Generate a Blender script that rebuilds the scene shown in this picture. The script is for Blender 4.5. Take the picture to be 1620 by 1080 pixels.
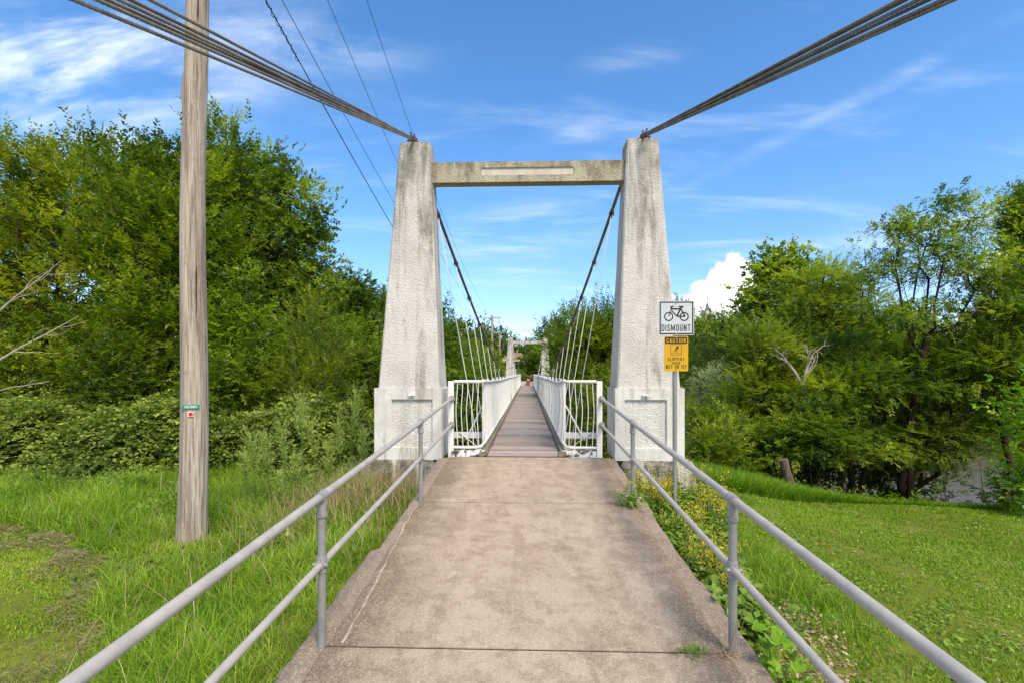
import bpy, math, random
import numpy as np
R = math.radians
for o in list(bpy.data.objects):
    bpy.data.objects.remove(o)
C = bpy.context.scene.collection
SC = bpy.context.scene

# ------------------------------------------------------------------ camera, sky, sun, exposure
EYE = 1.9
YAW = math.atan(25 / 765)
cam = bpy.data.cameras.new('camera')
cam.sensor_width = 36
cam.lens = 36 * 765 / 1620
cam.shift_y = 50 / 1620
cam.clip_start = 0.05
cam.clip_end = 3000
co = bpy.data.objects.new('camera', cam)
C.objects.link(co)
co.location = (0, 0, EYE)
co.rotation_euler = (R(90), 0, YAW)
SC.camera = co

SUN_EL, SUN_AZ = 52, 152        # azimuth from +Y towards +X: behind the camera, to the right
W = bpy.data.worlds.new('World')
SC.world = W
W.use_nodes = True
SC.view_settings.view_transform = 'Standard'
SC.view_settings.look = 'None'
SC.view_settings.exposure = 0.72
SC.view_settings.gamma = 1
SC.render.film_transparent = False
try:
    SC.cycles.use_denoising = True
    SC.cycles.max_bounces = 8
    SC.cycles.transparent_max_bounces = 8
    SC.cycles.caustics_reflective = False
    SC.cycles.caustics_refractive = False
except Exception:
    pass


class NT:
    """short-hand for building node trees"""
    def __init__(s, tree):
        s.t = tree
        s.n = tree.nodes
        s.l = tree.links

    def new(s, kind, **kw):
        n = s.n.new(kind)
        for k, v in kw.items():
            setattr(n, k, v)
        return n

    def put(s, sock, v):
        if hasattr(v, 'is_output') or hasattr(v, 'links'):
            s.l.new(v, sock)
        else:
            sock.default_value = v

    def math(s, op, a, b=None, c=None, clamp=False):
        n = s.new('ShaderNodeMath', operation=op, use_clamp=clamp)
        s.put(n.inputs[0], a)
        if b is not None:
            s.put(n.inputs[1], b)
        if c is not None:
            s.put(n.inputs[2], c)
        return n.outputs[0]

    def noise(s, vec, scale, detail=4, rough=0.55, dist=0.0):
        n = s.new('ShaderNodeTexNoise')
        if vec is not None:
            s.l.new(vec, n.inputs['Vector'])
        n.inputs['Scale'].default_value = scale
        n.inputs['Detail'].default_value = detail
        n.inputs['Roughness'].default_value = rough
        n.inputs['Distortion'].default_value = dist
        return n.outputs['Fac']

    def ramp(s, fac, stops, interp='LINEAR'):
        n = s.new('ShaderNodeValToRGB')
        n.color_ramp.interpolation = interp
        el = n.color_ramp.elements
        while len(el) < len(stops):
            el.new(0.5)
        for e, (p, c) in zip(el, stops):
            e.position = p
            e.color = (*c, 1) if len(c) == 3 else c
        s.l.new(fac, n.inputs[0])
        return n.outputs['Color']

    def mixc(s, fac, a, b, mode='MIX'):
        n = s.new('ShaderNodeMix', data_type='RGBA', blend_type=mode)
        s.put(n.inputs[0], fac)
        for i, v in ((6, a), (7, b)):
            if isinstance(v, tuple):
                n.inputs[i].default_value = (*v, 1) if len(v) == 3 else v
            else:
                s.l.new(v, n.inputs[i])
        return n.outputs[2]

    def smooth(s, v, lo, hi, a=0.0, b=1.0):
        n = s.new('ShaderNodeMapRange', interpolation_type='SMOOTHSTEP')
        s.put(n.inputs['Value'], v)
        n.inputs['From Min'].default_value = lo
        n.inputs['From Max'].default_value = hi
        n.inputs['To Min'].default_value = a
        n.inputs['To Max'].default_value = b
        return n.outputs[0]

    def mapping(s, vec, loc=(0, 0, 0), rot=(0, 0, 0), scale=(1, 1, 1), kind='POINT'):
        n = s.new('ShaderNodeMapping', vector_type=kind)
        s.l.new(vec, n.inputs['Vector'])
        n.inputs['Location'].default_value = loc
        n.inputs['Rotation'].default_value = rot
        n.inputs['Scale'].default_value = scale
        return n.outputs[0]


def make_world():
    t = NT(W.node_tree)
    t.n.clear()
    out = t.new('ShaderNodeOutputWorld')
    bg = t.new('ShaderNodeBackground')
    bg.inputs['Strength'].default_value = 0.138
    sky = t.new('ShaderNodeTexSky', sky_type='NISHITA')
    sky.sun_disc = False
    sky.sun_elevation = R(SUN_EL)
    sky.sun_rotation = R(SUN_AZ)
    sky.altitude = 1200
    sky.air_density = 1.0
    sky.dust_density = 0.05
    sky.ozone_density = 1.6
    hs = t.new('ShaderNodeHueSaturation')
    hs.inputs['Hue'].default_value = .499
    hs.inputs['Saturation'].default_value = 1.24
    hs.inputs['Value'].default_value = 1.22
    t.l.new(sky.outputs[0], hs.inputs['Color'])
    tc = t.new('ShaderNodeTexCoord')
    d = tc.outputs['Generated']
    sx = t.new('ShaderNodeSeparateXYZ')
    t.l.new(d, sx.inputs[0])
    x, y, z = sx.outputs
    # the air near the horizon is a little bluer and less bright than the clean Nishita sky
    base = t.mixc(t.smooth(z, .42, .0), hs.outputs[0], t.mixc(1.0, hs.outputs[0], (.80, .74, .86), 'MULTIPLY'))
    # cloud layer seen from below: direction projected on a high flat sheet
    zz = t.math('ADD', t.math('MAXIMUM', z, 0.0), 0.16)
    pl = t.new('ShaderNodeCombineXYZ')
    t.l.new(t.math('DIVIDE', x, zz), pl.inputs[0])
    t.l.new(t.math('DIVIDE', y, zz), pl.inputs[1])
    P = pl.outputs[0]
    wisp = t.noise(t.mapping(P, rot=(0, 0, R(-32)), scale=(0.8, 2.6, 1)), 1.5, 7, 0.6, 0.7)
    wisp2 = t.noise(t.mapping(P, loc=(3, 7, 0), rot=(0, 0, R(20)), scale=(0.7, 1.5, 1)), 3.0, 6, 0.55, 0.4)
    # direction tangent coordinates on the side of the sky the river runs across
    yy = t.math('MAXIMUM', y, 0.05)
    uv = t.new('ShaderNodeCombineXYZ')
    t.l.new(t.math('DIVIDE', x, yy), uv.inputs[0])
    t.l.new(t.math('DIVIDE', z, yy), uv.inputs[1])
    UV = uv.outputs[0]
    front = t.smooth(y, 0.05, 0.3)

    def blob(u, v, ru, rv, ang, lo=1.0, hi=0.0):
        m = t.mapping(UV, loc=(u, v, 0), rot=(0, 0, R(ang)), scale=(ru, rv, 1), kind='TEXTURE')
        l = t.new('ShaderNodeVectorMath', operation='LENGTH')
        t.l.new(m, l.inputs[0])
        return t.smooth(l.outputs['Value'], lo, hi)
    tot = None
    for (u, v, ru, rv, ang, a) in (
            (-1.02, .66, .66, .26, -6, 1.7), (-.95, .50, .52, .10, -14, 1.4), (-.50, .74, .42, .14, -12, 1.1),
            (.22, .645, .17, .055, 10, .55), (.12, .50, .12, .045, 14, .45), (.70, .57, .66, .028, 27, .34),
            (.02, .30, .36, .09, 12, .85), (-.05, .20, .28, .05, 4, .40), (.50, .245, .30, .025, 5, .6),
            (.86, .30, .42, .06, 8, .62), (1.1, .16, .6, .12, 0, .4),
            (-1.2, .25, .5, .2, 0, .35)):
        b = t.math('MULTIPLY', blob(u, v, ru, rv, ang), a)
        tot = b if tot is None else t.math('MAXIMUM', tot, b)
    cir = t.math('MULTIPLY', tot, t.smooth(wisp, .36, .72), clamp=True)
    cir = t.math('MULTIPLY', cir, t.smooth(wisp2, .30, .62, .15, 1.0))
    cir = t.math('MULTIPLY', cir, front)
    faint = t.math('MULTIPLY', t.smooth(wisp, .48, .85), .30)
    rear = t.math('MULTIPLY', t.math('SUBTRACT', 1.0, front), t.smooth(wisp2, .38, .62))
    cir = t.math('MAXIMUM', cir, t.math('MAXIMUM', faint, t.math('MULTIPLY', rear, .85)))
    colc = t.mixc(cir, base, (5.6, 6.0, 6.7))
    # cumulus low on the right
    wb = t.noise(UV, 13, 5, .6)
    wob = t.new('ShaderNodeVectorMath', operation='MULTIPLY_ADD')
    nn = t.new('ShaderNodeTexNoise')
    t.l.new(UV, nn.inputs['Vector'])
    nn.inputs['Scale'].default_value = 17
    nn.inputs['Detail'].default_value = 5
    nn.inputs['Roughness'].default_value = .6
    t.l.new(nn.outputs['Color'], wob.inputs[0])
    wob.inputs[1].default_value = (.07, .07, 0)
    ad = t.new('ShaderNodeVectorMath', operation='SUBTRACT')
    t.l.new(UV, ad.inputs[0])
    ad.inputs[1].default_value = (.035, .035, 0)
    t.l.new(ad.outputs[0], wob.inputs[2])
    cu = None
    for (u, v, r) in ((.425, .215, .030), (.40, .185, .035), (.44, .175, .035), (.36, .150, .040), (.41, .145, .05),
                      (.455, .150, .038), (.32, .120, .04), (.37, .105, .06), (.43, .10, .06), (.29, .105, .03), (.47, .11, .035),
                      (1.06, .33, .05), (1.13, .30, .06), (1.02, .27, .05), (.98, .20, .06), (1.08, .2, .09), (1.2, .24, .08)):
        m = t.mapping(wob.outputs[0], loc=(u, v, 0), scale=(r, r, 1), kind='TEXTURE')
        l = t.new('ShaderNodeVectorMath', operation='LENGTH')
        t.l.new(m, l.inputs[0])
        b = t.smooth(l.outputs['Value'], 1.12, .72)
        cu = b if cu is None else t.math('MAXIMUM', cu, b)
    cu = t.math('MULTIPLY', cu, front)
    ccol = t.ramp(wb, [(.3, (.70, .76, .86)), (.6, (1, 1, 1))])
    sc = t.new('ShaderNodeVectorMath', operation='SCALE')
    t.l.new(ccol, sc.inputs[0])
    sc.inputs['Scale'].default_value = 7.6
    fin = t.mixc(cu, colc, sc.outputs[0])
    t.l.new(fin, bg.inputs['Color'])
    t.l.new(bg.outputs[0], out.inputs['Surface'])


make_world()
sl = bpy.data.lights.new('sun', 'SUN')
sl.energy = 2.9
sl.angle = R(22)
sl.color = (1, .88, .70)
so = bpy.data.objects.new('sun', sl)
C.objects.link(so)
so.rotation_euler = (R(90 - SUN_EL), 0, R(180 - SUN_AZ))


# ------------------------------------------------------------------ measuring helpers: from a bearing and a distance to metres
def PX(px, Y):
    return Y * math.tan(math.atan((px - 810) / 765) - YAW)


def PZ(px, py, Y):
    X = PX(px, Y)
    d = Y * math.cos(YAW) - X * math.sin(YAW)
    return EYE + (590 - py) / 765 * d


def sstep(a, b, v):
    t = np.clip((v - a) / (b - a), 0, 1)
    return t * t * (3 - 2 * t)


def ground_z(x, y):
    x = np.asarray(x, float)
    y = np.asarray(y, float)
    left = -0.25 + 0.28 * sstep(-3.4, -1.5, x) * sstep(9.5, 5.0, y) + 0.2 * sstep(-3.5, -2.2, x) * sstep(4, 7, y)
    right = 0.02 - 0.62 * sstep(1.6, 6.5, x) - 0.35 * sstep(6, 12, x)
    base = np.where(x < 0, left, right)
    base = base + 0.03 * np.sin(x * 1.3 + 1) * np.cos(y * 1.1) * sstep(1.6, 3, np.abs(x))
    edge = np.where(x < 0, 13.0, 9.6) + .3 * np.sin(x * .7)
    edge = np.where(np.abs(x) < 3, 8.6, edge)
    down = sstep(0, 6.5, y - edge) ** 0.8
    up = sstep(-9, 0, y - np.where(x > 8, 55, 51.5))
    bed = -4.3
    z = base * (1 - down) + bed * down
    z = z * (1 - up) + 0.0 * up
    z = np.where(y > 51.5, z + 0.45 * sstep(51.5, 54, y), z)
    hill = 5.0 * sstep(90, 260, y) + 4.0 * sstep(110, 260, np.hypot(x, y))
    return z + hill


def gz(x, y):
    return float(ground_z(x, y))


# ------------------------------------------------------------------ object helpers
def tag(o, label=None, cat=None, group=None, kind=None):
    if label:
        o['label'] = label
    if cat:
        o['category'] = cat
    if group:
        o['group'] = group
    if kind:
        o['kind'] = kind
    return o


def empty(name, loc, label, cat, group=None, rotz=0):
    o = bpy.data.objects.new(name, None)
    o.empty_display_size = .1
    C.objects.link(o)
    o.location = loc
    o.rotation_euler = (0, 0, rotz)
    return tag(o, label, cat, group)


def copy_tree(o, parent=None):
    c = o.copy()
    C.objects.link(c)
    if parent is not None:
        c.parent = parent
    for ch in list(o.children):
        copy_tree(ch, c)
    return c


def origin(parent):
    v = np.zeros(3)
    while parent is not None:
        v += np.array(parent.location)
        parent = parent.parent
    return v


def fast(name, V, F, mat, parent=None, tint=None, smooth=False, local=False):
    """V (n,3) world coordinates, F (m,k) indices -> one mesh object; vertices are stored relative to the parent"""
    V = np.asarray(V, np.float32)
    if not local and parent is not None:
        V = V - origin(parent).astype(np.float32)
    F = np.asarray(F, np.int32)
    me = bpy.data.meshes.new(name)
    me.vertices.add(len(V))
    me.vertices.foreach_set('co', V.ravel())
    k = F.shape[1]
    me.loops.add(F.size)
    me.loops.foreach_set('vertex_index', F.ravel())
    me.polygons.add(len(F))
    me.polygons.foreach_set('loop_start', np.arange(0, F.size, k, dtype=np.int32))
    if smooth:
        me.polygons.foreach_set('use_smooth', np.ones(len(F), bool))
    me.update(calc_edges=True)
    if tint is not None:
        a = me.attributes.new('tint', 'FLOAT', 'POINT')
        a.data.foreach_set('value', np.asarray(tint, np.float32))
    me.materials.append(mat)
    o = bpy.data.objects.new(name, me)
    C.objects.link(o)
    if parent is not None:
        o.parent = parent
    return o


class MB:
    def __init__(s):
        s.v = []
        s.f = []

    def add(s, vs, fs):
        n = len(s.v)
        s.v += [tuple(map(float, p)) for p in vs]
        s.f += [tuple(i + n for i in f) for f in fs]
        return s

    def box(s, x0, x1, y0, y1, z0, z1):
        return s.prism([(x0, y0), (x1, y0), (x1, y1), (x0, y1)], z0, z1)

    def prism(s, poly, z0, z1, top=None):
        top = top or poly
        n = len(poly)
        vs = [(p[0], p[1], z0) for p in poly] + [(p[0], p[1], z1) for p in top]
        fs = [tuple(range(n))[::-1], tuple(range(n, 2 * n))] + [(i, (i + 1) % n, n + (i + 1) % n, n + i) for i in range(n)]
        return s.add(vs, fs)

    def bar(s, a, b, w, t, up=(0, 0, 1)):
        a, b = np.array(a, float), np.array(b, float)
        d = b - a
        d /= np.linalg.norm(d)
        u = np.array(up, float)
        sd = np.cross(d, u)
        sd /= np.linalg.norm(sd)
        u = np.cross(sd, d)
        vs = []
        for p in (a, b):
            for i, j in ((-1, -1), (1, -1), (1, 1), (-1, 1)):
                vs.append(p + sd * i * w / 2 + u * j * t / 2)
        return s.add(vs, [(0, 3, 2, 1), (4, 5, 6, 7), (0, 1, 5, 4), (1, 2, 6, 5), (2, 3, 7, 6), (3, 0, 4, 7)])

    def tube(s, pts, r, n=10, caps=True):
        pts = [np.array(p, float) for p in pts]
        m = len(pts)
        rr = r if isinstance(r, (list, tuple, np.ndarray)) else [r] * m
        t0 = pts[1] - pts[0]
        t0 /= np.linalg.norm(t0)
        ref = np.array((0, 0, 1.0)) if abs(t0[2]) < .9 else np.array((1.0, 0, 0))
        vs, fs = [], []
        for i, p in enumerate(pts):
            t = pts[min(i + 1, m - 1)] - pts[max(i - 1, 0)]
            t /= np.linalg.norm(t)
            a = np.cross(t, ref)
            a /= np.linalg.norm(a)
            b = np.cross(t, a)
            ref = -np.cross(t, a) if False else ref
            for k in range(n):
                an = 2 * math.pi * k / n
                vs.append(p + (a * math.cos(an) + b * math.sin(an)) * rr[i])
        for i in range(m - 1):
            for k in range(n):
                k2 = (k + 1) % n
                fs.append((i * n + k, i * n + k2, (i + 1) * n + k2, (i + 1) * n + k))
        if caps:
            fs.append(tuple(range(n))[::-1])
            fs.append(tuple((m - 1) * n + k for k in range(n)))
        return s.add(vs, fs)

    def build(s, name, mat, parent=None, smooth=False, bevel=0, segs=2):
        vo = origin(parent) if parent is not None else np.zeros(3)
        me = bpy.data.meshes.new(name)
        me.from_pydata([tuple(np.array(p) - vo) for p in s.v], [], s.f)
        me.materials.append(mat)
        if smooth:
            me.polygons.foreach_set('use_smooth', [True] * len(me.polygons))
            me.set_sharp_from_angle(angle=R(45))
        me.update()
        o = bpy.data.objects.new(name, me)
        C.objects.link(o)
        if parent is not None:
            o.parent = parent
        if bevel:
            b = o.modifiers.new('bevel', 'BEVEL')
            b.width = bevel
            b.segments = segs
            b.limit_method = 'ANGLE'
        return o


# ------------------------------------------------------------------ materials
def material(name, rough=.8, spec=.3, metal=0.0):
    m = bpy.data.materials.new(name)
    m.use_nodes = True
    t = NT(m.node_tree)
    b = t.n['Principled BSDF']
    b.inputs['Roughness'].default_value = rough
    b.inputs['Specular IOR Level'].default_value = spec
    b.inputs['Metallic'].default_value = metal
    tc = t.new('ShaderNodeTexCoord')
    return m, t, b, tc.outputs['Object']


def bump(t, b, h, strength, dist):
    n = t.new('ShaderNodeBump')
    n.inputs['Strength'].default_value = strength
    n.inputs['Distance'].default_value = dist
    t.l.new(h, n.inputs['Height'])
    t.l.new(n.outputs[0], b.inputs['Normal'])


def plain(name, col, rough=.6, metal=0.0, var=.15, scale=20, spec=.3):
    m, t, b, v = material(name, rough, spec, metal)
    n = t.noise(v, scale, 5, .6)
    c0 = tuple(max(0, c * (1 - var)) for c in col)
    c1 = tuple(min(1, c * (1 + var)) for c in col)
    t.l.new(t.ramp(n, [(.3, c0), (.7, c1)]), b.inputs['Base Color'])
    return m


def m_stucco(name, light, mid, stain, z_hi, z_lo, amount=.9, bumpy=1.0, st_scale=(5, 5, .5)):
    """rough cement render: mottled, with dark streaks that run down from the top; z_lo/z_hi in the mesh's own metres"""
    m, t, b, v = material(name, .92, .15)
    big = t.noise(v, 1.6, 6, .65, .3)
    fine = t.noise(v, 26, 6, .7)
    med = t.noise(v, 7, 6, .65)
    col = t.mixc(t.smooth(big, .35, .7), light, mid)
    col = t.mixc(t.smooth(fine, .56, .76, 0, .6), col, tuple(c * .55 for c in mid))
    st = t.noise(t.mapping(v, scale=st_scale), 1.0, 7, .68, .5)
    sx = t.new('ShaderNodeSeparateXYZ')
    t.l.new(v, sx.inputs[0])
    z = sx.outputs[2]
    h = t.smooth(z, z_lo, z_hi)
    s1 = t.math('MULTIPLY', t.smooth(t.math('ADD', st, t.math('MULTIPLY', h, .17)), .50, .74), amount, clamp=True)
    s1 = t.math('MULTIPLY', s1, t.smooth(med, .2, .62, .35, 1))
    col = t.mixc(s1, col, stain)
    spots = t.noise(v, 4.3, 9, .75)
    col = t.mixc(t.smooth(spots, .62, .70, 0, .65), col, tuple(c * .8 for c in stain))
    t.l.new(col, b.inputs['Base Color'])
    vo = t.new('ShaderNodeTexVoronoi', feature='SMOOTH_F1')
    t.l.new(v, vo.inputs['Vector'])
    vo.inputs['Scale'].default_value = 48
    hh = t.math('ADD', t.math('MULTIPLY', fine, .7), t.math('MULTIPLY', vo.outputs['Distance'], .9))
    hh = t.math('ADD', hh, t.math('MULTIPLY', med, 1.2))
    bump(t, b, hh, .8 * bumpy, .012)
    return m


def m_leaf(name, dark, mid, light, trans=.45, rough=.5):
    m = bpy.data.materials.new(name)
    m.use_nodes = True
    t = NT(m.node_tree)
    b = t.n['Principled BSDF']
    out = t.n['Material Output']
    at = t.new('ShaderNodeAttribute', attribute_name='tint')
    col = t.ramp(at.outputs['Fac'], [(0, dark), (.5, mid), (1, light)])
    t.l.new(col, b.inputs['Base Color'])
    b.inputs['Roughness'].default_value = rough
    b.inputs['Specular IOR Level'].default_value = .3
    tr = t.new('ShaderNodeBsdfTranslucent')
    tcol = t.mixc(1.0, col, (1.12, 1.28, .5), 'MULTIPLY')
    t.l.new(tcol, tr.inputs['Color'])
    mx = t.new('ShaderNodeMixShader')
    mx.inputs[0].default_value = trans
    t.l.new(b.outputs[0], mx.inputs[1])
    t.l.new(tr.outputs[0], mx.inputs[2])
    t.l.new(mx.outputs[0], out.inputs['Surface'])
    return m


M = {}
M['stucco'] = m_stucco('stucco', (.61, .57, .515), (.49, .45, .40), (.17, .145, .11), 6.0, 2.6, .85)
M['stucco_white'] = m_stucco('stucco_white', (.68, .655, .60), (.54, .505, .44), (.27, .235, .18), 3.0, .6, .75, .4)
M['stucco_panel'] = m_stucco('stucco_panel', (.66, .63, .58), (.55, .52, .465), (.30, .26, .20), 4.5, .8, .6, 1.3)
M['stucco_beam'] = m_stucco('stucco_beam', (.46, .40, .30), (.33, .28, .20), (.12, .10, .065), 5.5, 4.9, .75, 1.2, (6, 6, 1.6))
M['plaque'] = m_stucco('plaque', (.64, .58, .49), (.56, .51, .43), (.3, .27, .2), 2, .1, .4, .3)
M['footing'] = m_stucco('footing', (.60, .56, .49), (.44, .39, .32), (.10, .085, .06), .5, -.3, 1.0, 1.6)

# path concrete
def m_concrete(name, base, worn, dark, edge):
    m, t, b, v = material(name, .93, .15)
    big = t.noise(v, .8, 6, .62, .6)
    med = t.noise(v, 6, 8, .72, .3)
    fine = t.noise(v, 62, 6, .8)
    grit = t.noise(v, 150, 3, .7)
    col = t.mixc(t.smooth(big, .30, .72), base, worn)
    col = t.mixc(t.smooth(med, .42, .66, 0, .7), col, dark)
    col = t.mixc(t.smooth(t.noise(t.mapping(v, scale=(1, .45, 1)), 2.6, 8, .7, .8), .50, .66, 0, .55), col, dark)
    sx = t.new('ShaderNodeSeparateXYZ')
    t.l.new(v, sx.inputs[0])
    ax = t.math('ABSOLUTE', sx.outputs[0])
    # grime gathers along both sides where nobody walks
    em = t.math('ADD', t.smooth(ax, .35, 1.35, 0, .55), t.math('MULTIPLY', t.noise(v, 2.2, 8, .68, .6), .9))
    col = t.mixc(t.smooth(em, .62, 1.05, 0, edge), col, tuple(c * .62 for c in dark))
    col = t.mixc(t.smooth(fine, .46, .66, 0, .55), col, tuple(min(1, c * 1.38) for c in base))
    col = t.mixc(t.smooth(grit, .50, .62, 0, .55), col, tuple(c * .55 for c in dark))
    spot = t.noise(v, 7.5, 3, .5)
    col = t.mixc(t.smooth(spot, .77, .79, 0, .8), col, (.06, .045, .035))
    t.l.new(col, b.inputs['Base Color'])
    bump(t, b, t.math('ADD', t.math('ADD', fine, grit), t.math('MULTIPLY', med, 1.5)), .55, .007)
    return m


M['concrete'] = m_concrete('concrete', (.475, .38, .28), (.40, .315, .228), (.235, .172, .118), .9)
M['rim'] = m_concrete('concrete_rim', (.49, .40, .305), (.37, .295, .22), (.24, .178, .125), .6)
M['joint'] = plain('joint', (.05, .04, .03), .95)

# metals and paint
def m_galv(name, col, rough=.45, metal=.55, rust=False):
    m, t, b, v = material(name, rough, .4, metal)
    n = t.noise(v, 9, 6, .65)
    n2 = t.noise(v, 90, 3, .6)
    c = t.mixc(t.smooth(n, .35, .65), tuple(c * .90 for c in col), tuple(min(1, c * 1.06) for c in col))
    c = t.mixc(t.smooth(n2, .62, .72, 0, .4), c, tuple(c * .5 for c in col))
    n3 = t.noise(v, 17, 7, .7, .4)
    c = t.mixc(t.smooth(n3, .64, .68, 0, .55), c, tuple(min(1, c * 1.45) for c in col))
    c = t.mixc(t.smooth(t.noise(v, 6, 6, .7), .64, .70, 0, .5), c, tuple(c * .62 for c in col))
    if rust:
        c = t.mixc(t.smooth(t.noise(v, 24, 6, .7), .58, .66, 0, .8), c, (.17, .075, .045))
    t.l.new(c, b.inputs['Base Color'])
    t.l.new(t.smooth(n, .3, .7, rough - .08, rough + .15), b.inputs['Roughness'])
    bump(t, b, n2, .15, .002)
    return m


M['galv'] = m_galv('galvanised', (.27, .27, .255), .5, .25)
M['galv_rail'] = m_galv('galvanised_rail', (.40, .368, .325), .5, .05)
M['fitting'] = m_galv('pipe_fitting', (.31, .305, .29), .5, .2, True)
M['rust'] = plain('rust', (.13, .06, .04), .85, .2, .5, 30)


def m_paint(name, col, chip, lo, hi, scale=14):
    m, t, b, v = material(name, .5, .35)
    n = t.noise(v, scale, 8, .7, .2)
    n2 = t.noise(v, 3, 5, .6)
    c = t.mixc(t.smooth(n2, .35, .7, 0, .4), col, tuple(c * .82 for c in col))
    c = t.mixc(t.smooth(n, lo, hi), c, chip)
    t.l.new(c, b.inputs['Base Color'])
    bump(t, b, n, .25, .004)
    return m


M['white'] = m_paint('white_paint', (.74, .72, .67), (.35, .25, .17), .70, .76)
M['white_flaky'] = m_paint('flaky_paint', (.78, .76, .72), (.10, .075, .055), .50, .56, 9)
M['kerb_timber'] = m_paint('kerb_timber', (.25, .21, .155), (.17, .145, .05), .48, .6, 12)

# deck boards
m, t, b, v = material('deck_boards', .85, .2)
geo = t.new('ShaderNodeNewGeometry')
rnd = geo.outputs['Random Per Island']
gr = t.noise(t.mapping(v, scale=(1.4, 26, 10)), 3, 6, .65)
col = t.ramp(rnd, [(0, (.27, .22, .18)), (.5, (.36, .30, .255)), (1, (.45, .385, .335))])
col = t.mixc(t.smooth(gr, .42, .7, 0, .7), col, (.12, .085, .065))
col = t.mixc(t.smooth(t.noise(v, 2.2, 6, .6), .5, .75, 0, .5), col, (.40, .33, .28))
t.l.new(col, b.inputs['Base Color'])
bump(t, b, gr, .5, .004)
M['deck'] = m
# rope
m, t, b, v = material('wire_rope', .6, .4, .35)
n = t.noise(v, 6, 5, .6)
n2 = t.noise(v, 120, 3, .6)
col = t.mixc(t.smooth(n, .35, .65), (.20, .16, .125), (.30, .255, .21))
col = t.mixc(t.smooth(n2, .5, .7, 0, .6), col, (.07, .05, .038))
t.l.new(col, b.inputs['Base Color'])
M['rope'] = m
M['black'] = plain('black_cable', (.02, .02, .02), .5)
M['wire'] = plain('overhead_wire', (.05, .05, .055), .5)

# weathered pole timber
m, t, b, v = material('pole_timber', .85, .2)
st = t.noise(t.mapping(v, scale=(7, 7, .35)), 1.4, 9, .72, .6)
st2 = t.noise(t.mapping(v, scale=(40, 40, 1.0)), 1.4, 6, .65)
big = t.noise(v, 2.6, 5, .6, .4)
col = t.ramp(st, [(.28, (.15, .11, .08)), (.44, (.33, .265, .205)), (.58, (.48, .40, .32)), (.74, (.64, .55, .45))])
col = t.mixc(t.smooth(st2, .47, .62, 0, .75), col, (.15, .115, .085))
col = t.mixc(t.smooth(t.noise(t.mapping(v, scale=(60, 60, 2.4)), 2, 4, .7), .55, .66, 0, .6), col, (.62, .54, .45))
col = t.mixc(t.smooth(big, .56, .72, 0, .55), col, (.235, .19, .15))
crack = t.noise(t.mapping(v, scale=(16, 16, .5)), 1.7, 3, .5)
col = t.mixc(t.smooth(crack, .685, .70), col, (.05, .035, .025))
sp = t.noise(t.mapping(v, scale=(1, 1, .6)), 30, 3, .6)
col = t.mixc(t.smooth(sp, .66, .72, 0, .7), col, (.09, .06, .04))
t.l.new(col, b.inputs['Base Color'])
bump(t, b, t.math('SUBTRACT', t.math('ADD', st2, t.math('MULTIPLY', st, 2)), t.smooth(crack, .67, .71, 0, 1.5)), .7, .012)
M['pole'] = m


def m_bark(name, a, c):
    m, t, b, v = material(name, .9, .1)
    n = t.noise(t.mapping(v, scale=(6, 6, 1.2)), 4, 6, .65)
    t.l.new(t.mixc(t.smooth(n, .3, .7), a, c), b.inputs['Base Color'])
    bump(t, b, n, .6, .01)
    return m


M['bark'] = m_bark('bark', (.045, .032, .024), (.12, .09, .065))
M['bark_dark'] = m_bark('bark_dark', (.025, .016, .012), (.075, .045, .032))
M['stump'] = m_bark('stump_bark', (.08, .055, .04), (.20, .15, .115))
M['bark_dead'] = m_bark('bark_dead', (.30, .25, .20), (.52, .46, .39))

G = {}
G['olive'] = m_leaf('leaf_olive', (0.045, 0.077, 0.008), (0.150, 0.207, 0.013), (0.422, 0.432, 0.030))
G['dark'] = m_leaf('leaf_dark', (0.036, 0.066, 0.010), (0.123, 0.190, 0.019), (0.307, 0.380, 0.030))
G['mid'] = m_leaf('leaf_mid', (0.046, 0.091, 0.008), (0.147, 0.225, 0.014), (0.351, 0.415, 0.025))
G['bright'] = m_leaf('leaf_bright', (0.050, 0.088, 0.006), (0.165, 0.261, 0.013), (0.387, 0.503, 0.022))
G['grey'] = m_leaf('leaf_grey', (.13, .16, .08), (.24, .28, .15), (.40, .44, .26))
G['acacia'] = m_leaf('leaf_acacia', (0.041, 0.081, 0.010), (0.142, 0.234, 0.021), (0.385, 0.437, 0.034))
G['feather'] = m_leaf('leaf_feather', (0.057, 0.098, 0.012), (0.172, 0.250, 0.024), (0.444, 0.475, 0.039))
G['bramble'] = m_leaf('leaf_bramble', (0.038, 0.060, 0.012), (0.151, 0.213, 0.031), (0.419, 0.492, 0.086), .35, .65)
G['tall'] = m_leaf('grass_tall', (0.070, 0.144, 0.006), (0.211, 0.364, 0.015), (0.504, 0.602, 0.081), .4)
G['lawn'] = m_leaf('grass_lawn', (0.091, 0.163, 0.006), (0.181, 0.315, 0.010), (0.370, 0.465, 0.043), .35)
G['clover'] = m_leaf('leaf_clover', (.10, .17, .02), (.20, .32, .03), (.34, .46, .07), .3)
G['straw'] = m_leaf('straw', (.17, .12, .05), (.38, .28, .14), (.58, .46, .26), .25)
G['hay'] = m_leaf('hay', (.14, .11, .05), (.27, .22, .11), (.45, .38, .20), .2)
G['chips'] = m_leaf('wood_chip', (.20, .105, .06), (.42, .27, .17), (.62, .46, .33), .05)
G['yellow'] = m_leaf('yellow_petal', (.55, .42, .01), (.75, .62, .015), (.85, .75, .03), .3)
G['flea'] = m_leaf('leaf_weed', (0.099, 0.163, 0.020), (0.208, 0.314, 0.037), (0.456, 0.530, 0.143), .35)
G['vine'] = m_leaf('leaf_vine', (.09, .19, .01), (.17, .34, .015), (.31, .46, .03), .35)
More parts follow.
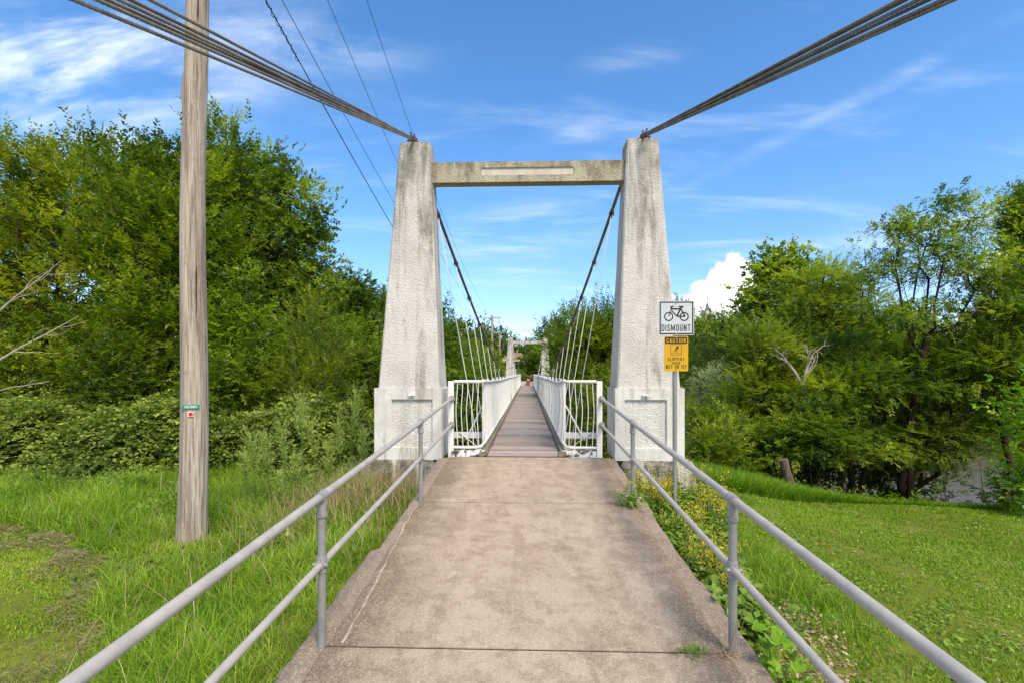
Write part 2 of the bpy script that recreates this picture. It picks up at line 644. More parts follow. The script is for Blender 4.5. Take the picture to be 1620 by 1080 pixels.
G['red'] = m_leaf('leaf_red', (.10, .02, .01), (.2, .035, .02), (.3, .08, .04), .3)

# ground soil / turf
m, t, b, v = material('turf_ground', 1.0, .05)
n1 = t.noise(v, .7, 6, .6)
n2 = t.noise(v, 14, 6, .7)
col = t.mixc(t.smooth(n1, .35, .65), (.14, .17, .018), (.20, .21, .035))
col = t.mixc(t.smooth(n2, .45, .68, 0, .8), col, (.10, .085, .04))
col = t.mixc(t.smooth(t.noise(v, 1.8, 5, .6, .6), .60, .72, 0, .7), col, (.30, .23, .11))
sx = t.new('ShaderNodeSeparateXYZ')
t.l.new(v, sx.inputs[0])
col = t.mixc(t.smooth(sx.outputs[2], -1.1, -2.0), col, (.085, .065, .035))
t.l.new(col, b.inputs['Base Color'])
bump(t, b, n2, .8, .03)
M['ground'] = m
# water
m, t, b, v = material('river_water', .12, .5)
b.inputs['Base Color'].default_value = (.12, .095, .06, 1)
rp = t.noise(t.mapping(v, scale=(1, 1.6, 1)), 3.5, 5, .6)
bump(t, b, rp, .35, .05)
M['water'] = m
# ------------------------------------------------------------------ the ground sheet and the river
rng = np.random.default_rng(7)


def ticks(a, b, near0, near1, fine, coarse):
    l = list(np.arange(near0, near1 + 1e-6, fine))
    p, s = near1, fine
    while p < b:
        s = min(s * 1.18, coarse)
        p += s
        l.append(p)
    p, s = near0, fine
    while p > a:
        s = min(s * 1.18, coarse)
        p -= s
        l.insert(0, p)
    return np.array(l)


gx = ticks(-900, 900, -14, 14, .25, 40)
gy = ticks(-60, 1500, -2, 20, .25, 40)
XX, YY = np.meshgrid(gx, gy)
ZZ = ground_z(XX, YY)
ZZ = ZZ + rng.normal(0, .012, ZZ.shape) * (np.hypot(XX, YY) < 25)
V = np.stack([XX.ravel(), YY.ravel(), ZZ.ravel()], 1)
nx, ny = len(gx), len(gy)
I = np.arange(nx * ny).reshape(ny, nx)
F = np.stack([I[:-1, :-1].ravel(), I[:-1, 1:].ravel(), I[1:, 1:].ravel(), I[1:, :-1].ravel()], 1)
gnd = fast('ground', V, F, M['ground'], smooth=True)
tag(gnd, kind='structure')
wv = MB()
wv.add([(-900, 10, -3.1), (900, 10, -3.1), (900, 60, -3.1), (-900, 60, -3.1)], [(0, 1, 2, 3)])
riv = wv.build('river', M['water'])
tag(riv, kind='structure')

# ------------------------------------------------------------------ the concrete path that ramps up to the deck
RAMP = .072
rr = random.Random(3)


def ramp_z(y):
    return RAMP * y


def edge_left(y):
    b = -1.43 + .005 * math.sin(y * 3.1) + .004 * math.sin(y * 13)
    if 4.35 < y < 6.2:
        b += .055
    return b + .006 * math.sin(y * 29)


def edge_right(y):
    b = 1.385 + .005 * math.sin(y * 2.3 + 1) + .005 * math.sin(y * 11)
    if 3.9 < y < 5.4:
        b -= .03
    return b


def strip(y0, y1, fl, fr, name, mat, drop, step=.06, bot=-.75):
    n = max(2, int((y1 - y0) / step))
    vs, fs = [], []
    for i in range(n + 1):
        y = y0 + (y1 - y0) * i / n
        l, r_, z = fl(y), fr(y), ramp_z(y) - drop
        vs += [(l, y, bot), (l, y, z - .015), (l + .018, y, z), (r_ - .018, y, z), (r_, y, z - .015), (r_, y, bot)]
    for i in range(n):
        a, b_ = i * 6, i * 6 + 6
        for k in range(5):
            fs.append((a + k, a + k + 1, b_ + k + 1, b_ + k))
    fs.append((5, 4, 3, 2, 1, 0))
    e = n * 6
    fs.append((e, e + 1, e + 2, e + 3, e + 4, e + 5))
    mb = MB().add(vs, fs)
    return mb.build(name, mat)


seams = [-3.0, .2, 2.955, 5.60, 7.742]
path = None
mbs = []
o = strip(-3.0, 7.742, edge_left, edge_right, 'path_base', M['rim'], .012)
tag(o, kind='structure')
il = lambda y: -1.262 + .008 * math.sin(y * 2.3) + .005 * math.sin(y * 17)
ir = lambda y: 1.235 + .02 * math.sin(y * 1.1 + .7) + .005 * math.sin(y * 15)
for k in range(4):
    a, b_ = seams[k] + (.009 if k else 0), seams[k + 1] - (.009 if k < 3 else -.0)
    o = strip(a, b_, il, ir, 'path', M['concrete'], 0, bot=-.7)
    tag(o, kind='structure')
rv, rf = [], []
for i in range(46):
    y = 2.98 + i * .055
    x = -1.165 - .10 * float(sstep(3.0, 5.4, y)) + .005 * math.sin(y * 19)
    w = .009 + .005 * math.sin(y * 11) * math.sin(y * 4.3)
    z = ramp_z(y)
    rv += [(x - w, y, z + .0012), (x, y, z + .008), (x + w, y, z + .0012)]
    if i:
        o_ = (i - 1) * 3
        rf += [(o_, o_ + 1, o_ + 4, o_ + 3), (o_ + 1, o_ + 2, o_ + 5, o_ + 4)]
tag(MB().add(rv, rf).build('path_ridge', plain('mortar', (.37, .30, .225), .95, 0, .4, 22)), kind='structure')
for k in (1, 2, 3):
    y = seams[k]
    jm = MB().bar((-1.25, y, ramp_z(y) - .0075), (1.22, y, ramp_z(y) - .0075), .017, .006)
    tag(jm.build('path_joint', M['joint']), kind='structure')
# ------------------------------------------------------------------ portal frames (the two bridge towers)
def taper(mb, bx, tx, by, ty, z0, z1, n=8, jit=0.004):
    """tapering shaft with a slightly uneven rendered face"""
    r = random.Random(int(bx[0] * 100 + z1 * 10))
    vs, fs = [], []
    for i in range(n + 1):
        f = i / n
        x0, x1 = bx[0] + (tx[0] - bx[0]) * f, bx[1] + (tx[1] - bx[1]) * f
        y0, y1 = by[0] + (ty[0] - by[0]) * f, by[1] + (ty[1] - by[1]) * f
        z = z0 + (z1 - z0) * f
        c = .025
        for (px, py) in ((x0 + c, y0), (x1 - c, y0), (x1, y0 + c), (x1, y1 - c), (x1 - c, y1), (x0 + c, y1), (x0, y1 - c), (x0, y0 + c)):
            vs.append((px + r.uniform(-jit, jit), py + r.uniform(-jit, jit), z))
    for i in range(n):
        for k in range(8):
            k2 = (k + 1) % 8
            fs.append((i * 8 + k, i * 8 + k2, i * 8 + 8 + k2, i * 8 + 8 + k))
    fs.append(tuple(range(8))[::-1])
    fs.append(tuple(n * 8 + k for k in range(8)))
    return mb.add(vs, fs)


def frame_panel(mb, x0, x1, z0, z1, hx0, hx1, hz0, hz1, yf, depth):
    """front skin with a sunk rectangle"""
    o_ = [(x0, z0), (x1, z0), (x1, z1), (x0, z1)]
    i_ = [(hx0, hz0), (hx1, hz0), (hx1, hz1), (hx0, hz1)]
    vs = [(x, yf, z) for x, z in o_] + [(x, yf, z) for x, z in i_] + [(x, yf + depth, z) for x, z in i_]
    fs = []
    for k in range(4):
        k2 = (k + 1) % 4
        fs.append((k, k2, 4 + k2, 4 + k))
        fs.append((4 + k, 4 + k2, 8 + k2, 8 + k))
    return mb.add(vs, fs)


def plinth_mesh(s, yf, yb, flip):
    x0, x1 = sorted((s * 1.38, s * 2.465))
    h0, h1 = sorted((s * 1.53, s * 2.185))
    z0, z1 = .52, 1.665
    f = yf if not flip else yb
    mb = MB()
    frame_panel(mb, x0, x1, z0, z1, h0, h1, .72, 1.475, f, .045 if not flip else -.045)
    g = yb if not flip else yf
    mb.add([(x0, f, z0), (x1, f, z0), (x1, g, z0), (x0, g, z0), (x0, f, z1), (x1, f, z1), (x1, g, z1), (x0, g, z1)],
           [(0, 3, 2, 1), (4, 5, 6, 7), (1, 2, 6, 5), (3, 0, 4, 7), (2, 3, 7, 6)])
    return mb


def sunk(s, y, flip):
    h0, h1 = sorted((s * 1.53, s * 2.185))
    return MB().add([(h0, y, .72), (h1, y, .72), (h1, y, 1.475), (h0, y, 1.475)], [(0, 1, 2, 3)])


def portal(yc, label, flip=False):
    root = empty('bridge_portal', (0, yc, 0), label, 'bridge tower', 'concrete portal frames at the two ends of the footbridge')
    for s in (-1, 1):
        side = 'left' if s < 0 else 'right'
        p = MB()
        bx = sorted((s * 1.42, s * 2.41))
        tx = sorted((s * 1.605, s * 2.11))
        taper(p, bx, tx, (yc - .36, yc + .36), (yc - .2, yc + .18), 1.665, 5.685)
        pil = p.build('pillar', M['stucco_white'] if flip else M['stucco'], root)
        pl = plinth_mesh(s, yc - .39, yc + .39, flip).build('plinth', M['stucco_white'], pil, bevel=.012)
        sk = sunk(s, yc - .352 if not flip else yc + .352, flip).build('sunk_panel', M['stucco_panel'], pil)
        # rough footing below the plinth
        fx0, fx1 = sorted((s * 1.47, s * 2.63))
        q = MB()
        r = random.Random(5 + s)
        n = 12
        vs = []
        ring = []
        for (a, b2) in (((fx0, yc - .5), (fx1, yc - .5)), ((fx1, yc - .5), (fx1, yc + .5)), ((fx1, yc + .5), (fx0, yc + .5)), ((fx0, yc + .5), (fx0, yc - .5))):
            for k in range(n):
                f = k / n
                ring.append((a[0] + (b2[0] - a[0]) * f + r.uniform(-.025, .025), a[1] + (b2[1] - a[1]) * f + r.uniform(-.025, .025)))
        m_ = len(ring)
        for zz, ins in ((-1.2, 0), (.1, 0), (.30, .01), (.44, .03), (.518, .10)):
            for (x, y) in ring:
                cx, cy = (fx0 + fx1) / 2, yc
                vs.append((x + (cx - x) * ins, y + (cy - y) * ins, zz + (r.uniform(-.03, .03) if 0 < zz < .5 else 0)))
        fs = []
        for i in range(4):
            for k in range(m_):
                k2 = (k + 1) % m_
                fs.append((i * m_ + k, i * m_ + k2, (i + 1) * m_ + k2, (i + 1) * m_ + k))
        fs.append(tuple(4 * m_ + k for k in range(m_)))
        q.add(vs, fs).build('footing', M['footing'], pil)
        # little lamp-like lug above the panel
        yq = yc - .39 if not flip else yc + .39
        d = -1 if not flip else 1
        lug = MB()
        lug.box(*sorted((s * 1.85 - .05, s * 1.85 + .05)), *sorted((yq + d * .002, yq + d * .05)), 1.545, 1.565)
        lug.tube([(s * 1.85 - .03, yq + d * .03, 1.545), (s * 1.85 - .03, yq + d * .03, 1.52)], .012, 8)
        lug.tube([(s * 1.85 + .03, yq + d * .03, 1.545), (s * 1.85 + .03, yq + d * .03, 1.52)], .012, 8)
        lug.build('lug', M['white'], pil)
        # cement saddle on the pillar top
        cap = MB()
        r = random.Random(11 + s)
        vs = []
        cxx = s * 1.86
        for zz, rad in ((5.68, .165), (5.72, .14), (5.77, .10), (5.80, .05)):
            for k in range(9):
                an = 2 * math.pi * k / 9
                w = rad * r.uniform(.85, 1.15)
                vs.append((cxx + w * math.cos(an), yc + .02 + w * math.sin(an), zz + r.uniform(-.008, .008) if zz > 5.7 else zz))
        fs = [(i * 9 + k, i * 9 + (k + 1) % 9, i * 9 + 9 + (k + 1) % 9, i * 9 + 9 + k) for i in range(3) for k in range(9)]
        fs.append(tuple(27 + k for k in range(9)))
        cap.add(vs, fs).build('saddle', M['stucco'], pil)
    # beam, with a sunk name panel on the side that faces away from the river
    b = MB()
    yf, yb = yc - .11, yc + .10
    if flip:
        yf, yb = yb, yf
    z0, z1 = 5.05, 5.385
    frame_panel(b, -1.66, 1.66, z0, z1, -.765, .755, 5.165, 5.287, yf, .025 if not flip else -.025)
    b.add([(-1.66, yf, z0), (1.66, yf, z0), (1.66, yb, z0), (-1.66, yb, z0), (-1.66, yf, z1), (1.66, yf, z1), (1.66, yb, z1), (-1.66, yb, z1)],
          [(0, 3, 2, 1), (4, 5, 6, 7), (1, 2, 6, 5), (3, 0, 4, 7), (2, 3, 7, 6)])
    bm = b.build('beam', M['stucco_white'] if flip else M['stucco_beam'], root, bevel=.008)
    yy = yf + (.02 if not flip else -.02)
    MB().add([(-.765, yy, 5.165), (.755, yy, 5.165), (.755, yy, 5.287), (-.765, yy, 5.287)], [(0, 1, 2, 3)]).build('name_panel', M['plaque'], bm)
    return root


NEAR, FAR = 8.08, 52.3
portal(NEAR, 'tall near concrete portal, two tapering white pillars joined by a stained beam')
portal(FAR, 'small distant white portal frame at the far end of the footbridge', True)

# ------------------------------------------------------------------ the deck
DZ = .56


def camber(y):
    return DZ + .10 * math.sin(math.pi * (y - 7.75) / 44.5) * 0 + .012 * math.sin(y * 1.3) * (1 if 9 < y < 51 else 0)


deck = empty('bridge_deck', (0, 30, DZ), 'long narrow footbridge deck of worn grey-brown cross boards', 'bridge deck')
mb = MB()
r = random.Random(2)
y = 7.80
while y < 52.2:
    w = .14
    z = camber(y) + r.uniform(-.004, .004)
    a, b_ = -.665 + r.uniform(-.012, .012), .525 + r.uniform(-.012, .012)
    sk = r.uniform(-.004, .004)
    mb.add([(a, y, z - .04), (b_, y + sk, z - .04), (b_, y + w, z - .04), (a, y + w - sk, z - .04), (a, y, z), (b_, y + sk, z), (b_, y + w, z), (a, y + w - sk, z)],
           [(0, 3, 2, 1), (4, 5, 6, 7), (0, 1, 5, 4), (1, 2, 6, 5), (2, 3, 7, 6), (3, 0, 4, 7)])
    y += w + .010
mb.build('boards', M['deck'], deck)
DL, DR = -.665, .525
for s, xx in ((-1, DL), (1, DR)):
    k = MB()
    ys = np.linspace(7.82, 52.1, 60)
    for a, b_ in zip(ys[:-1], ys[1:]):
        k.bar((xx + s * .05, a, camber(a) + .03), (xx + s * .05, b_, camber(b_) + .03), .075, .10)
    k.build('kerb', M['kerb_timber'], deck)
    k = MB()
    for a, b_ in zip(ys[:-1], ys[1:]):
        k.bar((xx + s * .02, a, camber(a) - .19), (xx + s * .02, b_, camber(b_) - .19), .09, .24)
    k.build('bearer', M['white_flaky'], deck)
hang_y = [9.5 + 1.5 * i for i in range(28)]
for y in hang_y:
    MB().box(-1.12, .98, y - .05, y + .05, DZ - .48, DZ - .34).build('cross_beam', M['white_flaky'], deck)
# worn white beams across the deck's near end and the rusty edge plate
for (a, b_) in ((-1.235, -.70), (.56, 1.10)):
    k = MB()
    r = random.Random(4)
    n = 10
    for i in range(n):
        x0, x1 = a + (b_ - a) * i / n, a + (b_ - a) * (i + 1) / n - .002
        k.box(x0, x1, 7.80 + r.uniform(0, .012), 7.93, .44, .655 + r.uniform(-.014, .006))
    k.build('end_beam', M['white_flaky'], deck)
for xx in (-.70, .56):
    k = MB()
    r = random.Random(9)
    for i in range(7):
        k.box(xx - .08 + i * .02 - .005, xx - .08 + i * .02 + .012, 7.77 - r.uniform(0, .03), 7.797, .565 + r.uniform(0, .04), .64 + r.uniform(-.02, .02))
    k.build('splintered_end', M['kerb_timber'], deck)
MB().box(-.66, .52, 7.752, 7.79, .40, .566).build('edge_plate', M['rust'], deck)

# ------------------------------------------------------------------ the white balustrades
def balustrade(s, label):
    x_in = DL - .075 if s < 0 else DR + .075
    x_out = -1.20 if s < 0 else 1.105
    root = empty('balustrade', (x_in, 30, DZ), label, 'balustrade', 'white balustrades either side of the footbridge')
    r = random.Random(21 + s)
    # level line of the top and bottom rails, slightly uneven from post to post
    pts_t = [(x_out, 7.86, 1.765), (x_in + s * .10, 7.86, 1.765), (x_in + s * .02, 7.93, 1.765), (x_in, 8.2, 1.765)]
    pts_b = [(x_out, 7.86, .695), (x_in + s * .12, 7.86, .695), (x_in + s * .03, 7.92, .705), (x_in, 8.25, .72)]
    y = 9.5
    while y < 51.9:
        pts_t.append((x_in + r.uniform(-.012, .012), y, 1.735 + r.uniform(-.022, .018) - .02 * math.sin(math.pi * (y - 8) / 44)))
        pts_b.append((x_in + r.uniform(-.008, .008), y, .705 + r.uniform(-.008, .008)))
        y += 1.5
    pts_t.append((x_in, 52.0, 1.76))
    pts_b.append((x_in, 52.0, .72))
    MB().tube(pts_t, .026, 10).build('top_rail', M['white'], root, smooth=True)
    MB().tube(pts_b, .024, 10).build('bottom_rail', M['white'], root, smooth=True)

    def zat(pts, y):
        ys = [p[1] for p in pts[3:]]
        return float(np.interp(y, ys, [p[2] for p in pts[3:]])), float(np.interp(y, ys, [p[0] for p in pts[3:]]))
    # bowed balusters of the splayed end panel
    n = 5
    for i in range(n):
        f = (i + .62) / (n + .35)
        x = x_out + (x_in - x_out) * f
        pts = [(x, 7.86, 1.75), (x + s * .006, 7.86, 1.60), (x + s * .026, 7.86, 1.33), (x + s * .024, 7.86, 1.20), (x + s * .006, 7.86, .92), (x - s * .004, 7.86, .70)]
        MB().tube(pts, .0068, 8).build('baluster', M['white'], root, smooth=True)
    # balusters of the long side
    ys = np.arange(8.35, 51.9, .115)
    far = MB()
    for i, y in enumerate(ys):
        zt, xt = zat(pts_t, y)
        zb, xb = zat(pts_b, y)
        j = r.uniform(-.006, .006)
        pts = [(xt, y, zt), (xt + s * .03 + j, y + j, zb + (zt - zb) * .6), (xb, y, zb)]
        if i < 94:
            MB().tube(pts, .0085, 6).build('baluster', M['white'], root, smooth=True)
        else:
            far.tube(pts, .0085, 4, caps=False)
    o = far.build('far_balusters', M['white'], root)
    o['kind'] = 'stuff'
    # flat posts with their tabs above the rail, one at each hanger
    for i, y in enumerate([8.55] + hang_y):
        x = x_in + s * .045
        p = MB().box(x - .016, x + .016, y - .09, y + .09, .30, 1.80).build('post', M['white'], root)
    # wide end post carrying the pipe handrail
    x = x_out + s * .052
    MB().box(x - .045, x + .045, 7.835, 7.885, .50, 1.775).build('end_post', M['white'], root, bevel=.004)
    # diagonal rods behind the end panel
    MB().tube([(x_in + s * .02, 8.6, 1.42), (x_out + s * -.10, 8.6, .72)], .014, 8).build('brace', M['white'], root)
    MB().tube([(x_in + s * .02, 8.6, .48), (x_out + s * .02, 8.6, .85)], .008, 8).build('brace', M['white'], root)
    MB().box(*sorted((x_in + s * .06, x_out + s * .12)), 8.62, 8.70, .745, .845).build('outrigger', M['white'], root)
    return root


balustrade(-1, 'long white balustrade of thin bars on the left edge of the deck')
balustrade(1, 'long white balustrade of thin bars on the right edge of the deck')

# ------------------------------------------------------------------ suspension cables
def cab(s, y):
    u = (y - 30.2) ** 2
    return (-.07 + s * (.74 + .00224 * u), y, .61 + .0103 * u)


def rope_mesh(pts, R0, lobes=6, per=4, pitch=.11, step=.014):
    """a twisted wire rope: lobed section that turns along its length"""
    pts = np.array(pts, float)
    seg = np.linalg.norm(np.diff(pts, axis=0), axis=1)
    s = np.concatenate([[0], np.cumsum(seg)])
    n = int(s[-1] / step)
    ss = np.linspace(0, s[-1], n)
    P = np.stack([np.interp(ss, s, pts[:, i]) for i in range(3)], 1)
    T = np.gradient(P, axis=0)
    T /= np.linalg.norm(T, axis=1)[:, None]
    A = np.cross(T, (0, 0, 1.0))
    A /= np.linalg.norm(A, axis=1)[:, None]
    B = np.cross(T, A)
    m_ = lobes * per
    th = np.arange(m_) * 2 * np.pi / m_
    rad = R0 * (.80 + .24 * np.abs(np.cos(th * lobes / 2)))
    tw = ss / pitch * 2 * np.pi / 1.0
    an = th[None, :] + tw[:, None] * .5
    V = P[:, None, :] + (A[:, None, :] * np.cos(an)[..., None] + B[:, None, :] * np.sin(an)[..., None]) * rad[None, :, None]
    V = V.reshape(-1, 3)
    I = np.arange(n * m_).reshape(n, m_)
    F = np.stack([I[:-1], np.roll(I[:-1], -1, 1), np.roll(I[1:], -1, 1), I[1:]], -1).reshape(-1, 4)
    return V, F


for s in (-1, 1):
    word = 'left' if s < 0 else 'right'
    root = empty('suspension_cable', (s * 1.86, NEAR, 5.75),
                 f'heavy dark wire rope bundle over the {word} pillar, with white hanger rods to the deck', 'suspension cable',
                 'main cables of the footbridge')
    top = np.array((s * 1.86, NEAR - .05, 5.775))
    ys = np.linspace(NEAR + .12, FAR - .12, 70)
    main = [tuple(top + (0, 0.02, 0))] + [cab(s, y) for y in ys] + [(s * 1.86, FAR, 5.76)]
    MB().tube(main, .033, 8).build('main_rope', M['rope'], root, smooth=True)
    # rods from the cable clamps down to the cross beams
    for i, y in enumerate(hang_y):
        if abs(y - 30.2) < 4:
            continue
        a = np.array(cab(s, y))
        e = np.array((-.07 + s * .86, y, DZ - .36))
        h = MB().tube([a - (0, 0, .03), e], .009 if y < 14 else .011, 6).build('hanger', M['white'], root, smooth=True)
        k = MB()
        d = np.array(cab(s, y + .05)) - np.array(cab(s, y - .05))
        d /= np.linalg.norm(d)
        k.tube([a - d * .035, a + d * .035], .045, 8)
        k.tube([a + (0, 0, .075), a - (0, 0, .10)], .016, 6)
        k.tube([a + (s * .045, 0, .05), a + (s * .045, 0, -.07)], .010, 6)
        k.build('clamp', M['rust'] if y < 18 else M['white'], h)
    # back stays: six strands that spread towards their anchorage behind the path
    if s < 0:
        targ = [(300, 33), (300, 46), (300, 53), (300, 60), (300, 65), (300, 76)]
    else:
        targ = [(1400, 12), (1400, 17), (1400, 26), (1400, 33), (1400, 42), (1400, 48)]
    r = random.Random(8)
    for i, (px, py) in enumerate(targ):
        Y = 3.1 + r.uniform(-.03, .03)
        q = np.array((PX(px, Y), Y, PZ(px, py, Y)))
        a = top + np.array((0, -.02, 0)) + np.array((0.018 * (i % 2) - .009, 0, (2.5 - i) * .012 / 1.5))
        d = (q - a) / (a[1] - q[1])
        e = a + d * 12.5
        k = 14
        pts = [a + (e - a) * j / k - np.array((0, 0, .035 * math.sin(math.pi * j / k))) * 0 for j in range(k + 1)]
        V, F = rope_mesh(pts[:12], .0112)
        fast('strand', V, F, M['rope'], root, smooth=True)
    c0 = top
    dirn = (np.array((PX(300 if s < 0 else 1400, 3.1), 3.1, PZ(300 if s < 0 else 1400, 55 if s < 0 else 30, 3.1))) - top)
    dirn /= np.linalg.norm(dirn)
    for dd in (.10, .30):
        p = c0 + dirn * dd
        k = MB()
        sd = np.cross(dirn, (0, 0, 1.0))
        sd /= np.linalg.norm(sd)
        upv = np.cross(sd, dirn)
        arc = [p + (sd * math.cos(a_) + upv * math.sin(a_)) * .042 for a_ in np.linspace(-.3, math.pi + .3, 9)]
        k.tube([arc[0] - upv * .04] + arc + [arc[-1] - upv * .04], .008, 6)
        k.bar(p - sd * .07 - upv * .03, p + sd * .07 - upv * .03, .03, .018, up=upv)
        k.tube([p + upv * .045, p + upv * .095], .012, 6)
        k.build('rope_clamp', M['rust'], root)

# anchorage blocks behind the viewer where the strands end
# ------------------------------------------------------------------ pipe handrails
def handrail(s, label):
    xa, xb = (-1.295, -1.235) if s < 0 else (1.255, 1.19)
    fx = lambda y: xa + (xb - xa) * (y - 1.3) / 6.5
    root = empty('handrail', (fx(3), 3, ramp_z(3)), label, 'handrail', 'galvanised pipe handrails along the ramp')
    ht, hl = .925, .505
    for h, rad, nm in ((ht, .0255, 'top_rail'), (hl, .0215, 'lower_rail')):
        ys = np.linspace(-1.2, 7.83, 24)
        MB().tube([(fx(y), y, ramp_z(y) + h) for y in ys], rad, 16).build(nm, M['galv_rail'], root, smooth=True)
        k = MB()
        k.tube([(fx(7.8), 7.832, ramp_z(7.8) + h), (fx(7.8), 7.815, ramp_z(7.8) + h)], .052, 14)
        k.tube([(fx(7.8), 7.815, ramp_z(7.8) + h), (fx(7.8), 7.77, ramp_z(7.8) + h - .003)], .034, 14)
        k.build('flange', M['fitting'], root, smooth=True)
    for y in (.3, 2.965, 5.63):
        x = fx(y)
        p = MB().tube([(x, y, ramp_z(y) - .06), (x, y, ramp_z(y) + ht)], .0245, 16).build('post', M['galv'], root, smooth=True)
        k = MB()
        z = ramp_z(y) + ht
        k.tube([(x, y - .045, z - .0032), (x, y + .045, z + .0032)], .0325, 14)
        k.tube([(x, y, z - .115), (x, y, z - .012)], .0305, 14)
        k.tube([(x, y, z - .125), (x, y, z - .105)], .035, 14)
        k.tube([(x + s * .02, y, z - .06), (x + s * .042, y, z - .06)], .009, 8)
        k.build('tee_fitting', M['fitting'], p, smooth=True)
        k = MB()
        z = ramp_z(y) + hl
        k.tube([(x, y - .04, z - .003), (x, y + .04, z + .003)], .029, 14)
        k.tube([(x, y, z - .05), (x, y, z + .05)], .031, 14)
        k.tube([(x - s * .045, y - .02, z), (x + s * .045, y - .02, z)], .013, 8)
        k.build('cross_fitting', M['fitting'], p, smooth=True)
    return root


handrail(-1, 'grey two-pipe handrail along the left side of the concrete ramp')
handrail(1, 'grey two-pipe handrail along the right side of the concrete ramp')

# ------------------------------------------------------------------ sign post
M['sign_white'] = plain('sign_white', (.52, .53, .53), .45, 0, .05, 6)
M['sign_black'] = plain('sign_black', (.015, .014, .014), .5, 0, .1)
M['sign_back'] = plain('sign_back', (.45, .46, .47), .4, .6, .1)
M['sign_yellow'] = plain('sign_yellow', (.60, .33, .010), .5, 0, .06, 6)


# letters as single strokes in a box one unit high; each is a list of polylines
def arc_pts(cx, cy, rx, ry, a0, a1, n=7):
    return [(cx + rx * math.cos(R(a0 + (a1 - a0) * i / n)), cy + ry * math.sin(R(a0 + (a1 - a0) * i / n))) for i in range(n + 1)]


_O = [arc_pts(.27, .70, .27, .30, 0, 180) + arc_pts(.27, .30, .27, .30, 180, 360) + [(.54, .70)]]
GLYPH = {
    'D': (.54, [[(0, 0), (0, 1), (.20, 1)] + arc_pts(.22, .68, .32, .32, 90, 0) + arc_pts(.22, .32, .32, .32, 0, -90) + [(0, 0)]]),
    'I': (.0, [[(0, 0), (0, 1)]]),
    'S': (.50, [arc_pts(.25, .76, .24, .24, 20, 180) + arc_pts(.25, .76, .24, .24, 190, 265) + arc_pts(.25, .25, .25, .25, 85, -165)]),
    'M': (.80, [[(0, 0), (0, 1), (.40, .12), (.80, 1), (.80, 0)]]),
    'O': (.54, _O),
    'U': (.52, [[(0, 1), (0, .27)] + arc_pts(.26, .27, .26, .27, 180, 360) + [(.52, 1)]]),
    'N': (.52, [[(0, 0), (0, 1), (.52, 0), (.52, 1)]]),
    'T': (.52, [[(0, 1), (.52, 1)], [(.26, 1), (.26, 0)]]),
    'C': (.50, [arc_pts(.27, .70, .26, .30, 10, 180) + arc_pts(.27, .30, .26, .30, 180, 350)]),
    'A': (.58, [[(0, 0), (.29, 1), (.58, 0)], [(.12, .33), (.46, .33)]]),
    'L': (.44, [[(0, 1), (0, 0), (.44, 0)]]),
    'P': (.48, [[(0, 0), (0, 1), (.24, 1)] + arc_pts(.24, .74, .25, .26, 90, -90) + [(0, .48)]]),
    'R': (.50, [[(0, 0), (0, 1), (.24, 1)] + arc_pts(.24, .74, .25, .26, 90, -90) + [(0, .48)], [(.24, .48), (.52, 0)]]),
    'E': (.46, [[(.46, 1), (0, 1), (0, 0), (.46, 0)], [(0, .52), (.38, .52)]]),
    'Y': (.56, [[(0, 1), (.28, .48), (.56, 1)], [(.28, .48), (.28, 0)]]),
    'W': (.78, [[(0, 1), (.19, 0), (.39, .72), (.59, 0), (.78, 1)]]),
    'H': (.52, [[(0, 0), (0, 1)], [(.52, 0), (.52, 1)], [(0, .5), (.52, .5)]]),
    '1': (.10, [[(.10, 0), (.10, 1), (0, .85)]]),
    '0': (.46, [[(p[0] * .85, p[1]) for p in _O[0]]]),
    '7': (.46, [[(0, 1), (.46, 1), (.14, 0)]]),
    '8': (.46, [arc_pts(.23, .76, .20, .24, 0, 360, 12), arc_pts(.23, .26, .23, .26, 0, 360, 12)]),
    '5': (.46, [[(.44, 1), (.05, 1), (.02, .55), (.25, .62)] + arc_pts(.22, .31, .24, .31, 80, -140)]),
    ' ': (.30, []),
}


def text_mesh(body, size, sx, wt, width=None):
    """flat lettering of even strokes, wt metres thick, centred; returns vertices and faces"""
    if width:
        nat = sum(GLYPH[c][0] for c in body) + .27 * (len(body) - 1)
        sx = (width - wt * len(body)) / (nat * size)
    pen, lines = 0.0, []
    gap = .27 + wt / size / sx
    for ch in body:
        w, pl = GLYPH[ch]
        for p in pl:
            lines.append([((x + pen) * size * sx, (y - .5) * size) for x, y in p])
        pen += w + gap
    half = (pen - gap) * size * sx / 2
    vs, fs = [], []
    for ln in lines:
        for (x0, y0), (x1, y1) in zip(ln[:-1], ln[1:]):
            l = math.hypot(x1 - x0, y1 - y0)
            if l < 1e-6:
                continue
            ux, uy = (x1 - x0) / l, (y1 - y0) / l
            x0, y0, x1, y1 = x0 - ux * wt * .38 - half, y0 - uy * wt * .38, x1 + ux * wt * .38 - half, y1 + uy * wt * .38
            o_ = len(vs)
            vs += [(x0 - uy * wt / 2, y0 + ux * wt / 2), (x0 + uy * wt / 2, y0 - ux * wt / 2), (x1 + uy * wt / 2, y1 - ux * wt / 2), (x1 - uy * wt / 2, y1 + ux * wt / 2)]
            fs.append((o_, o_ + 1, o_ + 2, o_ + 3))
    return vs, fs


def on_board(mb, vs, fs, cx, cz, y):
    mb.add([(cx + a, y - .00004 * ((q // 4) % 9), cz + b_) for q, (a, b_) in enumerate(vs)], fs)


